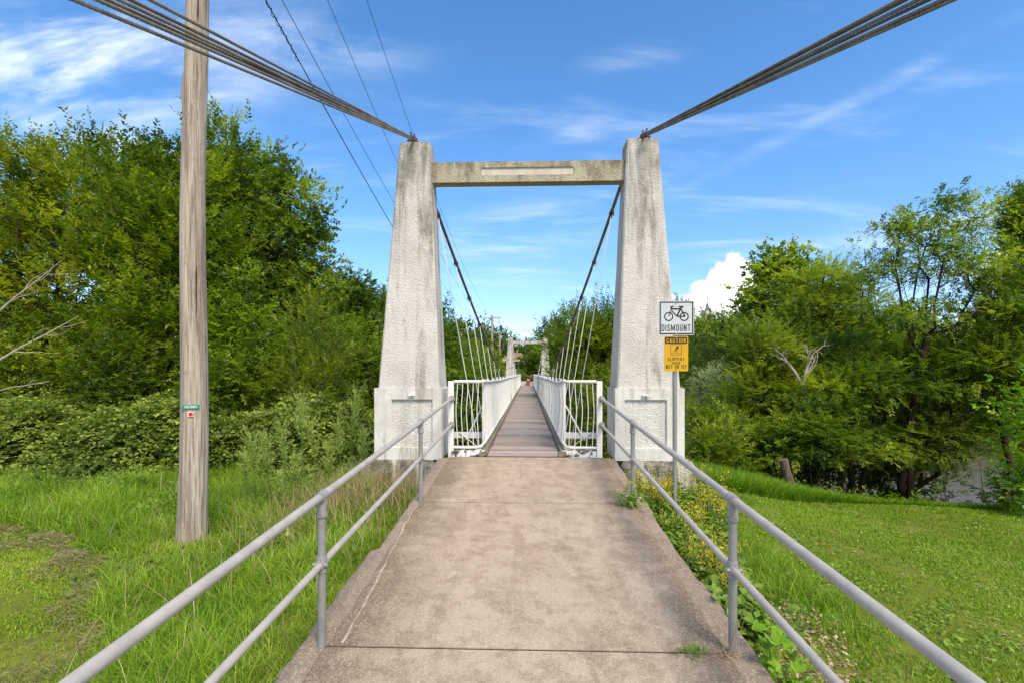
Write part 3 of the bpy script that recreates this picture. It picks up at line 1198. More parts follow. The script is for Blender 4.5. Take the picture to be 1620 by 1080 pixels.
def rrect(w, h, rad, n=6):
    p = []
    for (cx, cy, a0) in ((w / 2 - rad, h / 2 - rad, 0), (-w / 2 + rad, h / 2 - rad, 90), (-w / 2 + rad, -h / 2 + rad, 180), (w / 2 - rad, -h / 2 + rad, 270)):
        for k in range(n + 1):
            a = R(a0 + 90 * k / n)
            p.append((cx + rad * math.cos(a), cy + rad * math.sin(a)))
    return p


def ring_faces(outer, inner, cx, cz, y):
    n = len(outer)
    vs = [(cx + a, y, cz + b_) for a, b_ in outer] + [(cx + a, y, cz + b_) for a, b_ in inner]
    return vs, [(k, (k + 1) % n, n + (k + 1) % n, n + k) for k in range(n)]


def plate(mb, w, h, rad, cx, cz, y, t):
    p = rrect(w, h, rad)
    n = len(p)
    vs = [(cx + a, y, cz + b_) for a, b_ in p] + [(cx + a, y + t, cz + b_) for a, b_ in p]
    mb.add(vs, [tuple(range(n)), tuple(range(n, 2 * n))[::-1]] + [(k, n + k, n + (k + 1) % n, (k + 1) % n) for k in range(n)])


def stroke(mb, a, b_, w, y, cx, cz, sc=1):
    (x0, z0), (x1, z1) = a, b_
    l = math.hypot(x1 - x0, z1 - z0)
    nx_, nz_ = -(z1 - z0) / l * w / 2, (x1 - x0) / l * w / 2
    q = [(x0 + nx_, z0 + nz_), (x0 - nx_, z0 - nz_), (x1 - nx_, z1 - nz_), (x1 + nx_, z1 + nz_)]
    mb.add([(cx + p[0] * sc, y, cz + p[1] * sc) for p in q], [(0, 1, 2, 3)])


def circle(mb, c, r0, w, y, cx, cz, n=28):
    o_ = [(c[0] + (r0 + w / 2) * math.cos(2 * math.pi * k / n), c[1] + (r0 + w / 2) * math.sin(2 * math.pi * k / n)) for k in range(n)]
    i_ = [(c[0] + (r0 - w / 2) * math.cos(2 * math.pi * k / n), c[1] + (r0 - w / 2) * math.sin(2 * math.pi * k / n)) for k in range(n)]
    v_, f_ = ring_faces(o_, i_, cx, cz, y)
    mb.add(v_, f_)


SY = 6.42
SX = PX(1067.5, SY)
sg = empty('sign_post', (SX, SY, gz(SX, SY)), 'grey pole with a white bicycle DISMOUNT sign above a yellow CAUTION sign', 'sign')
MB().tube([(SX, SY, gz(SX, SY) - .1), (SX, SY, PZ(1067, 480, SY))], .028, 14).build('pole', M['galv'], sg, smooth=True)
cz = PZ(1068, 503.7, SY)
cx = PX(1068.8, SY)
b1 = MB()
plate(b1, .455, .445, .02, cx, cz, SY - .036, .004)
bd = b1.build('dismount_board', M['sign_white'], sg)
k = MB()
v_, f_ = ring_faces(rrect(.436, .426, .016), rrect(.404, .394, .008), cx, cz, SY - .0368)
k.add(v_, f_)
k.build('border', M['sign_black'], bd)
k = MB()
y_ = SY - .0371
q = .0068
# bicycle drawn with its front wheel to the left
A, Bw = (-.100, .018), (.100, .018)
circle(k, A, .052, .0155, y_, cx, cz)
circle(k, Bw, .052, .0155, y_ - .0001, cx, cz)
crank, head, seat = (.008, .018), (-.062, .118), (.052, .112)
bb = (.006, .022)
for n_, (a, b_, w) in enumerate(((A, head, .013), ((-.058, .092), bb, .015), ((-.058, .118), (.058, .118), 0.0203), (bb, (.062, .140), 0.0203),
                    (bb, (.112, .020), 0.0172), ((.056, .118), (.112, .020), 0.0172), ((-.072, .138), (-.058, .106), 0.0218),
                    ((-.078, .146), (-.035, .152), 0.0150), ((.030, .150), (.092, .146), 0.0165), ((.045, .144), (.085, .136), 0.0150))):
    stroke(k, a, b_, w, y_ - .0002 - .00005 * n_, cx, cz)
k.build('bicycle_symbol', M['sign_black'], bd)
k = MB()
vs, fs = text_mesh('DISMOUNT', .076, 1, .0105, .375)
on_board(k, vs, fs, cx - .006, cz - .128, y_)
k.build('lettering', M['sign_black'], bd)
for zz in (.195, -.2):
    MB().tube([(cx - .004, SY - .036, cz + zz), (cx - .004, SY - .045, cz + zz)], .009, 8).build('bolt', M['fitting'], bd)
cz = PZ(1068, 559.3, SY)
cx = PX(1068.3, SY)
b2 = MB()
plate(b2, .312, .455, .018, cx, cz, SY - .036, .004)
bd = b2.build('caution_board', M['sign_yellow'], sg)
k = MB()
plate(k, .288, .088, .018, cx, cz + .172, SY - .0372, .0008)
k.build('caution_band', M['sign_black'], bd)
k = MB()
vs, fs = text_mesh('CAUTION', .052, 1, .0080, .25)
on_board(k, vs, fs, cx, cz + .170, SY - .0378)
k.build('caution_lettering', M['sign_yellow'], bd)
k = MB()
v_, f_ = ring_faces(rrect(.144, .144, .006), rrect(.136, .136, .003), cx, cz + .050, y_)
k.add(v_, f_)
stroke(k, (-.068, .004), (.068, .004), .004, y_ - .0002, cx, cz)
# slipping figure: head, bent trunk, flung arms and legs
hx, hz = .018, .088
circle(k, (hx, hz), .0055, .011, y_ - .0003, cx, cz, 14)
for n_, (a, b_, w) in enumerate((((.014, .080), (-.004, .050), .016), ((.012, .076), (.034, .064), .006), ((.010, .074), (-.010, .092), .006),
                    ((-.002, .052), (-.022, .036), .008), ((-.022, .036), (-.038, .026), .006), ((-.002, .052), (.012, .036), .008),
                    ((.012, .036), (-.006, .018), .006), ((.030, .100), (.034, .064), .004))):
    stroke(k, a, b_, w, y_ - .0005 - .00005 * n_, cx, cz)
k.build('slipping_symbol', M['sign_black'], bd)
for body, size, zz, wd_, bo in (('SLIPPERY', .040, -.072, .215, .0062), ('WHEN', .028, -.121, .10, .0050), ('WET OR ICY', .042, -.168, .270, .0065)):
    k = MB()
    vs, fs = text_mesh(body, size, 1, bo, wd_)
    on_board(k, vs, fs, cx, cz + zz, y_)
    k.build('lettering', M['sign_black'], bd)
for zz in (.212, -.190):
    MB().tube([(cx, SY - .036, cz + zz), (cx, SY - .045, cz + zz)], .008, 8).build('bolt', M['fitting'], bd)

# ------------------------------------------------------------------ timber power poles and wires
UX, UY = PX(303, 5.95), 5.95
ub = gz(UX, UY)
up = empty('power_pole', (UX, UY, ub), 'thick weathered grey timber power pole standing in long grass', 'power pole', 'timber power poles')
vs, fs = [], []
n, m_ = 70, 28
r = random.Random(6)
ph = [r.uniform(0, 6.28) for _ in range(6)]
for i in range(n + 1):
    f = i / n
    z = -.3 + 10.6 * f
    cxx = .055 * min(1, max(0, z / 6)) + .022 * math.sin(z * 1.1)
    rad = .160 - .034 * min(1, z / 6.5) - .02 * max(0, (z - 6.5) / 4)
    rad += .018 * math.exp(-max(z, 0) * 2.5)
    for k in range(m_):
        an = 2 * math.pi * k / m_
        w = 1 + .025 * math.sin(3 * an + ph[0]) + .018 * math.sin(7 * an + ph[1] + z * .15) + .010 * math.sin(13 * an + ph[2] + z * .2)
        w += .2 * math.exp(-((z - 5.65) / .16) ** 2) * max(0, -math.cos(an - .4)) ** 6
        w += .06 * math.exp(-((z - 5.75) / .1) ** 2) * max(0, -math.sin(an)) ** 8
        vs.append((UX + cxx + rad * w * math.cos(an), UY + rad * w * math.sin(an), ub + z))
for i in range(n):
    for k in range(m_):
        k2 = (k + 1) % m_
        fs.append((i * m_ + k, i * m_ + k2, (i + 1) * m_ + k2, (i + 1) * m_ + k))
fs.append(tuple(n * m_ + k for k in range(m_)))
MB().add(vs, fs).build('shaft', M['pole'], up, smooth=True)
M['tag_green'] = plain('tag_green', (.02, .28, .20), .5, 0, .15, 60)
M['tag_red'] = plain('tag_red', (.60, .02, .015), .5)
M['tag_white'] = plain('tag_white', (.75, .72, .68), .5)


tocam = np.array((-UX, -UY)) / math.hypot(UX, UY)
tang = np.array((-tocam[1], tocam[0]))
if tang[0] < 0:
    tang = -tang


def on_pole(sv, rad):
    """point on a round surface about the pole, sv metres sideways as seen from the path"""
    q = np.array((UX + .03, UY)) + tang * sv + tocam * math.sqrt(max(rad * rad - sv * sv, 0))
    return float(q[0]), float(q[1])


def wrap_plate(s0, s1, z0, z1, rad, mat, name, parent):
    """thin plate bent round the pole"""
    n = 8
    v2, f2 = [], []
    for i in range(n + 1):
        sv = s0 + (s1 - s0) * i / n
        a, b_ = on_pole(sv, rad), on_pole(sv, rad - .003)
        v2 += [(*a, z0), (*a, z1), (*b_, z0), (*b_, z1)]
    for i in range(n):
        a = i * 4
        f2 += [(a, a + 4, a + 5, a + 1), (a + 2, a + 3, a + 7, a + 6), (a + 1, a + 5, a + 7, a + 3), (a, a + 2, a + 6, a + 4)]
    return MB().add(v2, f2).build(name, mat, parent)


zp = PZ(306, 641.5, 5.95)
gp = wrap_plate(-.126, .060, zp - .024, zp + .024, .172, M['tag_green'], 'number_plate', up)
vs_, fs_ = text_mesh('1107805', .026, 1, .0045, .13)
k = MB()
k.add([(*on_pole(-.033 + a, .1735 + .00005 * ((q // 4) % 9)), zp + b_) for q, (a, b_) in enumerate(vs_)], fs_)
k.build('digits', M['tag_white'], gp)
zp = PZ(306, 653, 5.95)
wp = wrap_plate(-.064, -.006, zp - .030, zp + .030, .172, M['tag_white'], 'marker_plate', up)
wrap_plate(-.056, -.012, zp - .022, zp + .022, .1745, M['tag_red'], 'red_face', wp)
# its own crossarm, above the picture
def pole_head(root, x, y, z, half, sc=1):
    k = MB()
    k.box(x - half, x + half, y - .16, y - .07, z - .055, z + .055)
    arm = k.build('crossarm', M['pole'], root)
    for dx in (-half + .08, -half * .4, half * .4, half - .08):
        MB().tube([(x + dx, y - .115, z + .055), (x + dx, y - .115, z + .11), (x + dx, y - .115, z + .12), (x + dx, y - .115, z + .2)], [.012, .012, .04, .025], 8).build('insulator', M['sign_white'], arm)
    MB().bar((x - half * .55, y - .12, z - .06), (x, y - .12, z - .55), .03, .01).build('arm_brace', M['galv'], root)
    MB().bar((x + half * .55, y - .12, z - .06), (x, y - .12, z - .55), .03, .01).build('arm_brace', M['galv'], root)


pole_head(up, UX + .06, UY, 9.6, 1.1)
far_poles = []
for (px, Y, top_py, label) in ((778.5, 60, 499, 'taller distant pale power pole, left of the far portal'),
                               (790.5, 82, 523, 'smaller distant brown power pole just right of the taller one')):
    x = PX(px, Y)
    zt = PZ(px, top_py, Y)
    root = empty('power_pole', (x, Y, gz(x, Y)), label, 'power pole', 'timber power poles')
    MB().tube([(x, Y, gz(x, Y) - .3), (x, Y, zt)], [.19, .13], 12).build('shaft', M['pole'], root, smooth=True)
    pole_head(root, x, Y, zt - .35, 1.0)
    far_poles.append((x, Y, zt))


def quad3(p, q, s_):
    A_ = np.array([[a[0] ** 2, a[0], 1] for a in (p, q, s_)])
    return np.linalg.solve(A_, np.array([a[1] for a in (p, q, s_)]))


fx_, fy_, fz_ = far_poles[0]
wires = [
    ('thick black twisted overhead cable, the leftmost wire above the footbridge', (420, 0), (617, 352), -4.62, .012, (fx_ - .2, fz_ - 2.2)),
    ('second overhead wire from the left, sloping behind the left pillar', (446, 0), (620, 315), -4.5, .0075, (fx_ - .9, fz_ - .3)),
    ('third overhead wire from the left, reaching the left pillar high up', (518, 0), (625, 250), -4.0, .0065, (fx_ + .35, fz_ - .3)),
    ('rightmost overhead wire, meeting the very top of the left pillar', (580, 0), (650, 205), -3.6, .0065, (fx_ + .9, fz_ - .3))]
for i, (lab, a, b_, X0, rad, end) in enumerate(wires):
    def YfromX(px, X):
        return X / math.tan(math.atan((px - 810) / 765) - YAW)
    Ya = YfromX(a[0], X0)
    Yb = YfromX(b_[0], X0 * 1.01)
    za, zb = PZ(a[0], a[1], Ya), PZ(b_[0], b_[1], Yb)
    co_ = quad3((Ya, za), (Yb, zb), (60, end[1]))
    xs = np.polyfit([Ya, Yb, 60], [X0, X0 * 1.01, end[0]], 1)
    pts = []
    for y in np.concatenate([np.linspace(2, 20, 20), np.linspace(21, 60, 24)]):
        x = X0 + (X0 * .01) * (y - Ya) / (Yb - Ya) if y < Yb else X0 * 1.01 + (end[0] - X0 * 1.01) * (y - Yb) / (60 - Yb)
        pts.append((x, y, np.polyval(co_, y)))
    mb = MB().tube(pts, rad, 6)
    root = mb.build('overhead_wire', M['wire'] if i else M['black'])
    tag(root, lab, 'wire', 'overhead wires between the power poles')
    if i == 0:
        # spiral wrap near the pole
        def at_y(y):
            return np.array((X0 + (X0 * .01) * (y - Ya) / (Yb - Ya), y, np.polyval(co_, y)))
        k = MB()
        sp_ = []
        for j in range(150):
            y = 6.3 + 3.3 * j / 149
            p = at_y(y)
            an = j * .75
            w = .03 + .012 * math.sin(j * .9)
            sp_.append(p + np.array((math.cos(an) * w, 0, math.sin(an) * w)))
        k.tube(sp_, .006, 5)
        k.build('spiral_tie', M['black'], root)
for dx, lab in ((-.75, 'left'), (.75, 'right')):
    (xa, ya, za), (xb, yb, zb) = far_poles
    pts = [(xa + dx + (xb - xa) * f, ya + (yb - ya) * f, za - .3 + (zb - za) * f - 1.0 * math.sin(math.pi * f) * .6) for f in np.linspace(0, 1, 9)]
    o = MB().tube(pts, .012, 5).build('overhead_wire', M['wire'])
    tag(o, f'short far {lab} wire strung between the two distant power poles', 'wire', 'overhead wires between the power poles')
p1 = far_poles[1]
o = MB().tube([(p1[0], p1[1], p1[2] - 2.6), (-16, 76, 6.4), (-34, 70, 7.4)], .02, 5).build('overhead_wire', M['wire'])
tag(o, 'pale level service wire running left from the smaller distant pole', 'wire', 'overhead wires between the power poles')

# ------------------------------------------------------------------ vegetation builders
def unit(a):
    return a / np.maximum(np.linalg.norm(a, axis=-1, keepdims=True), 1e-9)


def leaf_quads(P, D, U, L, Wd, fold=.12):
    """kite-shaped leaves, slightly folded on the midrib"""
    D = unit(D)
    S = unit(np.cross(D, U))
    N = np.cross(S, D)
    L = np.asarray(L).reshape(-1, 1)
    Wd = np.asarray(Wd).reshape(-1, 1)
    v0 = P
    v1 = P + D * L * .42 + S * Wd * .5 + N * L * fold
    v2 = P + D * L
    v3 = P + D * L * .42 - S * Wd * .5 + N * L * fold
    V = np.stack([v0, v1, v2, v3], 1).reshape(-1, 3)
    F = np.arange(len(V)).reshape(-1, 4)
    return V, F


def sprays(g, C0, Dv, length, nleaf, leafL, leafW, droop=.0, flat=.5, tint=None, two_rank=True):
    """twigs with leaves along both sides. C0,Dv (S,3)"""
    S = len(C0)
    Dv = unit(Dv)
    ln = length * g.uniform(.6, 1.25, S)
    t = (np.arange(nleaf) + .5) / nleaf
    t = t[None, :] + g.uniform(-.4, .4, (S, nleaf)) / nleaf
    P = C0[:, None, :] + Dv[:, None, :] * (ln[:, None] * t)[..., None]
    P[..., 2] -= droop * (t ** 2) * ln[:, None]
    up = np.array([0, 0, 1.0])
    side = unit(np.cross(Dv, up + g.normal(0, .25, (S, 3))))
    nor = unit(np.cross(side, Dv))
    sgn = np.where(np.arange(nleaf) % 2 == 0, 1.0, -1.0)[None, :, None]
    rnd = g.normal(0, 1, (S, nleaf, 3))
    LD = Dv[:, None, :] * .65 + side[:, None, :] * sgn * .8 + rnd * (1 - flat) * .55
    LD[..., 2] -= droop * .6 * t
    LU = nor[:, None, :] + g.normal(0, 1, (S, nleaf, 3)) * (1 - flat) * .8
    LU[..., 2] += .4
    n = S * nleaf
    L = leafL * g.uniform(.5, 1.45, (S, nleaf)) * (1.1 - .45 * t)
    V, F = leaf_quads(P.reshape(n, 3), LD.reshape(n, 3), LU.reshape(n, 3), L.reshape(n), L.reshape(n) * leafW)
    base = np.zeros(S) if tint is None else tint
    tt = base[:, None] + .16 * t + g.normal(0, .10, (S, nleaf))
    return V, F, np.repeat(np.clip(tt.reshape(n), 0, 1), 4)


def limbs(g, base, trunk_h, clumps, r_trunk, stems=1, lean=None, spread=.5, low=.3):
    """branches grown from the trunk to every clump; returns tube mesh arrays"""
    pos = []
    par = []
    plen = []
    base = np.array(base, float)
    top = clumps.mean(0)
    for s in range(stems):
        an = 2 * np.pi * (s + .3) / stems
        off = np.array([np.cos(an), np.sin(an), 0]) * spread * (stems > 1)
        ld = np.array(lean if lean is not None else (0, 0, 0), float)
        n = max(4, int(trunk_h / .35))
        b0 = base + off * .12 - np.array([0, 0, .25])
        prev = -1
        cur = b0.copy()
        d = unit(np.array([0, 0, 1.0]) + off * .55 + ld)
        for i in range(n + 1):
            pos.append(cur.copy())
            par.append(prev)
            plen.append(0.0 if prev < 0 else plen[prev] + .3)
            prev = len(pos) - 1
            d = unit(d + g.normal(0, .07, 3) + np.array([0, 0, .05]))
            cur = cur + d * (trunk_h + .25) / n
    order = np.argsort(np.linalg.norm(clumps - np.array([base[0], base[1], base[2] + trunk_h]), axis=1))
    for ci in order:
        c = clumps[ci]
        A_ = np.array(pos)
        dd = np.linalg.norm(A_ - c, axis=1)
        pen = np.maximum(0, A_[:, 2] - c[2] + .15) * 1.2 + np.maximum(0, base[2] + trunk_h * low - A_[:, 2]) * 4 + .62 * np.array(plen)
        j = int(np.argmin(dd + pen))
        a = A_[j]
        d = dd[j]
        k = max(2, int(d / .35))
        bow = np.array([0, 0, -.10 * d]) + g.normal(0, .035 * d, 3)
        prev = j
        for i in range(1, k + 1):
            f = i / k
            p = a + (c - a) * f + bow * math.sin(math.pi * f) + (g.normal(0, .02, 3) if i < k else 0)
            pos.append(p)
            par.append(prev)
            plen.append(plen[prev] + d / k)
            prev = len(pos) - 1
    pos = np.array(pos)
    par = np.array(par)
    n = len(pos)
    rad = np.zeros(n)
    haschild = np.zeros(n, bool)
    haschild[par[par >= 0]] = True
    rad[~haschild] = 1.0
    for i in range(n - 1, -1, -1):
        if par[i] >= 0:
            rad[par[i]] += rad[i]
    rad = rad ** (1 / 1.8)
    rad = rad / rad.max() * r_trunk
    rad = np.maximum(rad, .0045)
    ch = np.where(par >= 0)[0]
    a, b_ = pos[par[ch]], pos[ch]
    ra, rb = rad[par[ch]], rad[ch]
    ra = np.minimum(ra, rb * 1.6 + .004)
    d = unit(b_ - a)
    ref = np.where(np.abs(d[:, 2:3]) < .9, np.array([[0, 0, 1.0]]), np.array([[1.0, 0, 0]]))
    s_ = unit(np.cross(d, ref))
    u_ = np.cross(s_, d)
    k = 6
    an = np.arange(k) * 2 * np.pi / k
    ringv = s_[:, None, :] * np.cos(an)[None, :, None] + u_[:, None, :] * np.sin(an)[None, :, None]
    V = np.stack([a[:, None, :] + ringv * ra[:, None, None], b_[:, None, :] + ringv * rb[:, None, None]], 1).reshape(-1, 3)
    m_ = len(ch)
    I = np.arange(m_ * 2 * k).reshape(m_, 2, k)
    F = np.stack([I[:, 0], np.roll(I[:, 0], -1, 1), np.roll(I[:, 1], -1, 1), I[:, 1]], -1).reshape(-1, 4)
    return V, F


def sample_lobes(g, lobes, n, inner=.35):
    """points inside a union of ellipsoids, leaning to the outside"""
    lobes = np.array(lobes, float)
    w = lobes[:, 3] * lobes[:, 4] * lobes[:, 5]
    k = g.choice(len(lobes), n, p=w ** .8 / (w ** .8).sum())
    d = unit(g.normal(0, 1, (n, 3)))
    r = (g.uniform(inner ** 2.2, 1, n)) ** (1 / 2.2)
    P = lobes[k, :3] + d * lobes[k, 3:6] * r[:, None]
    return P, d, k


def tree(name, label, cat, base, lobes, mat, bark='bark', seed=1, clumps=120, per=14, nleaf=14, length=.55, leaf=.10, lw=.5,
         sigma=.32, up=.35, droop=.0, flat=.4, trunk_h=1.6, r_trunk=.16, stems=1, lean=None, spread=.5, group=None, inner=.35,
         out=.9, rnd=.5, tint0=.35, tvar=.22, zf=.75, low=.3):
    """lobes are (dx,dy,dz,rx,ry,rz) from the base"""
    g = np.random.default_rng(seed)
    b = np.array(base, float)
    root = empty(name, tuple(b), label, cat, group)
    CP, CD, ck = sample_lobes(g, lobes, clumps, inner)
    CP = CP + b
    keep = CP[:, 2] > gz(b[0], b[1]) + .1
    keep &= ~((np.abs(CP[:, 0] + .07) < 1.75) & (CP[:, 1] > 7) & (CP[:, 1] < 54))     # nothing grows over the deck
    CP, CD = CP[keep], CD[keep]
    V, F = limbs(g, b, trunk_h, CP, r_trunk, stems, lean, spread, low)
    fast('trunk', V, F, M[bark], root, smooth=True)
    n = len(CP)
    ct = g.normal(0, tvar, n)
    sz = g.uniform(.7, 1.3, n)
    idx = np.repeat(np.arange(n), per)
    C0 = CP[idx] + g.normal(0, 1, (len(idx), 3)) * sigma * sz[idx][:, None] * np.array([1, 1, zf])
    rel = unit(C0 - CP[idx])
    D = CD[idx] * out * .6 + rel * out * .6 + g.normal(0, 1, (len(idx), 3)) * rnd
    D[:, 2] += up
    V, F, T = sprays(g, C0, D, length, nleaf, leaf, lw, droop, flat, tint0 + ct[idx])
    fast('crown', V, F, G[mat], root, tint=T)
    return root


def gpt(px, Y, sink=0.0):
    x = PX(px, Y)
    return (x, Y, gz(x, Y) - sink)


def lob(base, lst, Y0=None):
    """crown lobes given by bearing, apparent height and half-sizes in metres"""
    out_ = []
    for (px, py, dy, rx, ry, rz) in lst:
        Y = base[1] + dy
        x = PX(px, Y)
        out_.append((x - base[0], dy, PZ(px, py, Y) - base[2], rx, ry, rz))
    return out_


LT = 'tall trees behind the brambles on the left'
# --- left side, tall trees
b = gpt(95, 16)
tree('broadleaf_tree', 'big olive-green tree filling the far left, its leafy shoots pointing up against the sky', 'tree', b,
     lob(b, [(60, 342, 0, 3.4, 2.6, 2.2), (150, 300, .5, 2.2, 2.2, 1.9), (20, 420, -.5, 2.6, 2.2, 2.2), (120, 430, -.6, 3.0, 2.2, 2.0), (-60, 350, .5, 3, 2.5, 2.8), (200, 380, 0, 1.9, 1.8, 2.1), (60, 535, 0, 3.2, 2.0, 1.5)]),
     'olive', seed=11, zf=0.6, tvar=0.3, clumps=175, per=26, nleaf=13, length=.75, leaf=0.19, lw=0.42, sigma=0.38, up=.75, rnd=.35, flat=.55, trunk_h=2.6, r_trunk=0.17, stems=3, spread=.7, group=LT, tint0=.5)
b = gpt(250, 14.5)
tree('broadleaf_tree', 'dark green tree behind the near power pole with spiky shoots rising either side of it', 'tree', b,
     lob(b, [(250, 380, 0, 1.9, 1.7, 2.1), (232, 275, 0, .8, .8, 1.3), (248, 225, 0, .3, .3, .8), (357, 222, 0, .35, .35, .9), (318, 240, 0, .3, .3, .7), (345, 280, .2, .95, .9, 1.7), (330, 400, .3, 1.7, 1.6, 2.2), (270, 520, -.3, 2.4, 1.7, 1.7)]),
     'mid', seed=12, zf=0.7, tvar=0.3, clumps=200, per=24, nleaf=13, length=.62, leaf=0.165, lw=.45, sigma=0.32, up=.8, rnd=.35, flat=.5, trunk_h=2.2, r_trunk=0.14, stems=2, group=LT, tint0=0.42)
b = gpt(425, 17)
tree('broadleaf_tree', 'round fine-leaved tree right of the near power pole, open sky past its rounded edge', 'tree', b,
     lob(b, [(415, 370, 0, 2.2, 2.0, 2.8), (395, 300, 0, 1.3, 1.3, 1.5), (465, 400, 0, 1.0, 1.4, 1.9), (430, 480, 0, 2.2, 1.8, 2.0)]),
     'dark', seed=13, tvar=0.3, clumps=230, per=22, nleaf=13, length=.45, leaf=0.135, lw=.62, sigma=0.33, up=0.35, rnd=.8, flat=.2, trunk_h=2.4, r_trunk=0.13, stems=2, group=LT, tint0=0.5)
b = gpt(560, 21)
tree('broadleaf_tree', 'low dark tree just left of the left concrete pillar', 'tree', b,
     lob(b, [(565, 500, 0, 1.6, 1.6, 1.6), (525, 490, .5, 1.6, 1.5, 1.4), (600, 520, 0, 1.6, 1.5, 1.5)]),
     'dark', seed=14, clumps=170, per=13, nleaf=13, length=.5, leaf=0.16, lw=.6, sigma=.33, up=.3, rnd=.6, trunk_h=2.6, r_trunk=.14, group=LT, tint0=0.4)
# dark understorey behind the brambles
US = 'bushes behind the bramble bank'
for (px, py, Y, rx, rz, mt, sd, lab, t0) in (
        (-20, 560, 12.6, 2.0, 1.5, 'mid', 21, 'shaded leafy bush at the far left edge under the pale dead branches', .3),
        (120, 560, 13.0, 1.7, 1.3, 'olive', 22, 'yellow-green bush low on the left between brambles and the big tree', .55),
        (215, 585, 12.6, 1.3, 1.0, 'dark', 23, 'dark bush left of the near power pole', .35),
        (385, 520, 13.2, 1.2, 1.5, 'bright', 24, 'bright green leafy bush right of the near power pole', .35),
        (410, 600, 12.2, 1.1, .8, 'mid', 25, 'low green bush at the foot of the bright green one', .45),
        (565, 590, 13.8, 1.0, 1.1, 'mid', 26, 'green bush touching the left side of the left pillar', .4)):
    b = gpt(px, Y)
    zc = PZ(px, py, Y) - b[2]
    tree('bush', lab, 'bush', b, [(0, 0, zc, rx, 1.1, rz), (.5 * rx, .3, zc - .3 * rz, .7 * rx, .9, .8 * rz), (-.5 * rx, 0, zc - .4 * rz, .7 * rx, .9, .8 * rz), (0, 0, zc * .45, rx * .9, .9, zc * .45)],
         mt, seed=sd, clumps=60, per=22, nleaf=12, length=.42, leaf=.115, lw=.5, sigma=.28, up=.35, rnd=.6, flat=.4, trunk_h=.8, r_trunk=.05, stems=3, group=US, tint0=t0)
b = gpt(495, 12.0)
zc = PZ(495, 560, 12.0) - b[2]
tree('feathery_shrub', 'pale feathery conical shrub between the near power pole and the left pillar', 'shrub', b,
     [(0, 0, zc, .95, .8, 1.25), (.1, 0, zc + .95, .45, .45, .6), (0, 0, zc - .9, 1.0, .8, .9)], 'feather', seed=31, clumps=120, per=16, nleaf=20, length=.36, leaf=.05, lw=.3,
     sigma=.2, up=.55, rnd=.45, flat=.6, trunk_h=.9, r_trunk=.04, stems=2, tint0=.5)

# --- seen through the portal, left of the deck
MID = 'trees and bushes beside the footbridge on the left'
for (px, py, Y, rx, rz, mt, sd, lab, t0, cl) in (
        (728, 606, 17, .95, 1.0, 'bright', 41, 'bright bush just outside the left balustrade, near the first hangers', .25, 110),
        (728, 660, 12.0, .8, 1.2, 'mid', 42, 'green bush low behind the splayed left end panel', .5, 110),
        (748, 592, 26, 1.8, 1.2, 'mid', 43, 'mid-green bushy tree left of the deck behind the bright bush', .5, 110),
        (716, 573, 30, 2.0, 1.4, 'olive', 44, 'olive bushy tree against the inner edge of the left pillar', .5, 110),
        (768, 600, 36, 1.0, 1.1, 'mid', 45, 'small green bush left of the far portal', .55, 70)):
    b = gpt(px, Y)
    zc = PZ(px, py, Y) - b[2]
    tree('riverside_bush', lab, 'bush', b, [(0, 0, zc, rx, rx, rz), (.4 * rx, .3, zc - .3 * rz, .7 * rx, .9, .8 * rz), (-.5 * rx, 0, zc - .4 * rz, .7 * rx, .9, .8 * rz), (0, 0, zc * .55, rx * 1.0, 1.1, zc * .5)],
         mt, seed=sd, clumps=cl, per=13, nleaf=12, length=.5 if Y > 14 else .38, leaf=.12 if Y > 14 else .075, lw=.55, sigma=.36, up=.3, rnd=.7, flat=.3, trunk_h=1.2, r_trunk=.08, stems=2, group=MID, tint0=t0)
b = gpt(782, 92)
tree('round_tree', 'large dark round-topped tree in the distance behind the two far power poles', 'tree', b,
     lob(b, [(780, 562, 0, 5.4, 4, 5.4), (806, 570, 0, 3.0, 3, 3.8), (757, 560, 0, 2.8, 3, 3.9), (790, 590, 0, 6, 3, 4)]), 'dark', seed=51, clumps=260, per=13, nleaf=9, length=1.2, leaf=.40, lw=.6, sigma=.8,
     up=.3, rnd=.7, flat=.2, trunk_h=3.5, r_trunk=.35, tint0=.35)
for i, (px, py, Y, rx, rz, mt, lab) in enumerate((
        (735, 545, 95, 7, 4.5, 'olive', 'broad dull olive tree on the skyline just right of the left pillar'),
        (698, 540, 80, 3.0, 6.5, 'dark', 'narrow dark conifer half hidden by the left pillar'),
        (640, 560, 90, 10, 5, 'dark', 'distant tree hidden mostly behind the left pillar'),
        (745, 588, 56, 3.0, 2.0, 'olive', 'distant olive bush on the far river bank left of the far portal'),
        (722, 530, 120, 5, 3.5, 'dark', 'flat-topped distant conifer poking above the skyline beside the left pillar'))):
    b = gpt(px, Y)
    zc = PZ(px, py, Y) - b[2]
    tree('distant_tree', lab, 'tree', b, [(0, 0, zc, rx, rx * .7, rz), (rx * .5, 0, zc * .6, rx * .7, rx * .6, zc * .5), (-rx * .5, 0, zc * .6, rx * .7, rx * .6, zc * .5)], mt,
         seed=60 + i, clumps=150, per=11, nleaf=9, length=1.3, leaf=.42, lw=.6, sigma=.8, up=.4, rnd=.7, flat=.2, trunk_h=zc * .5, r_trunk=.25, group='distant trees on the skyline', tint0=.4)

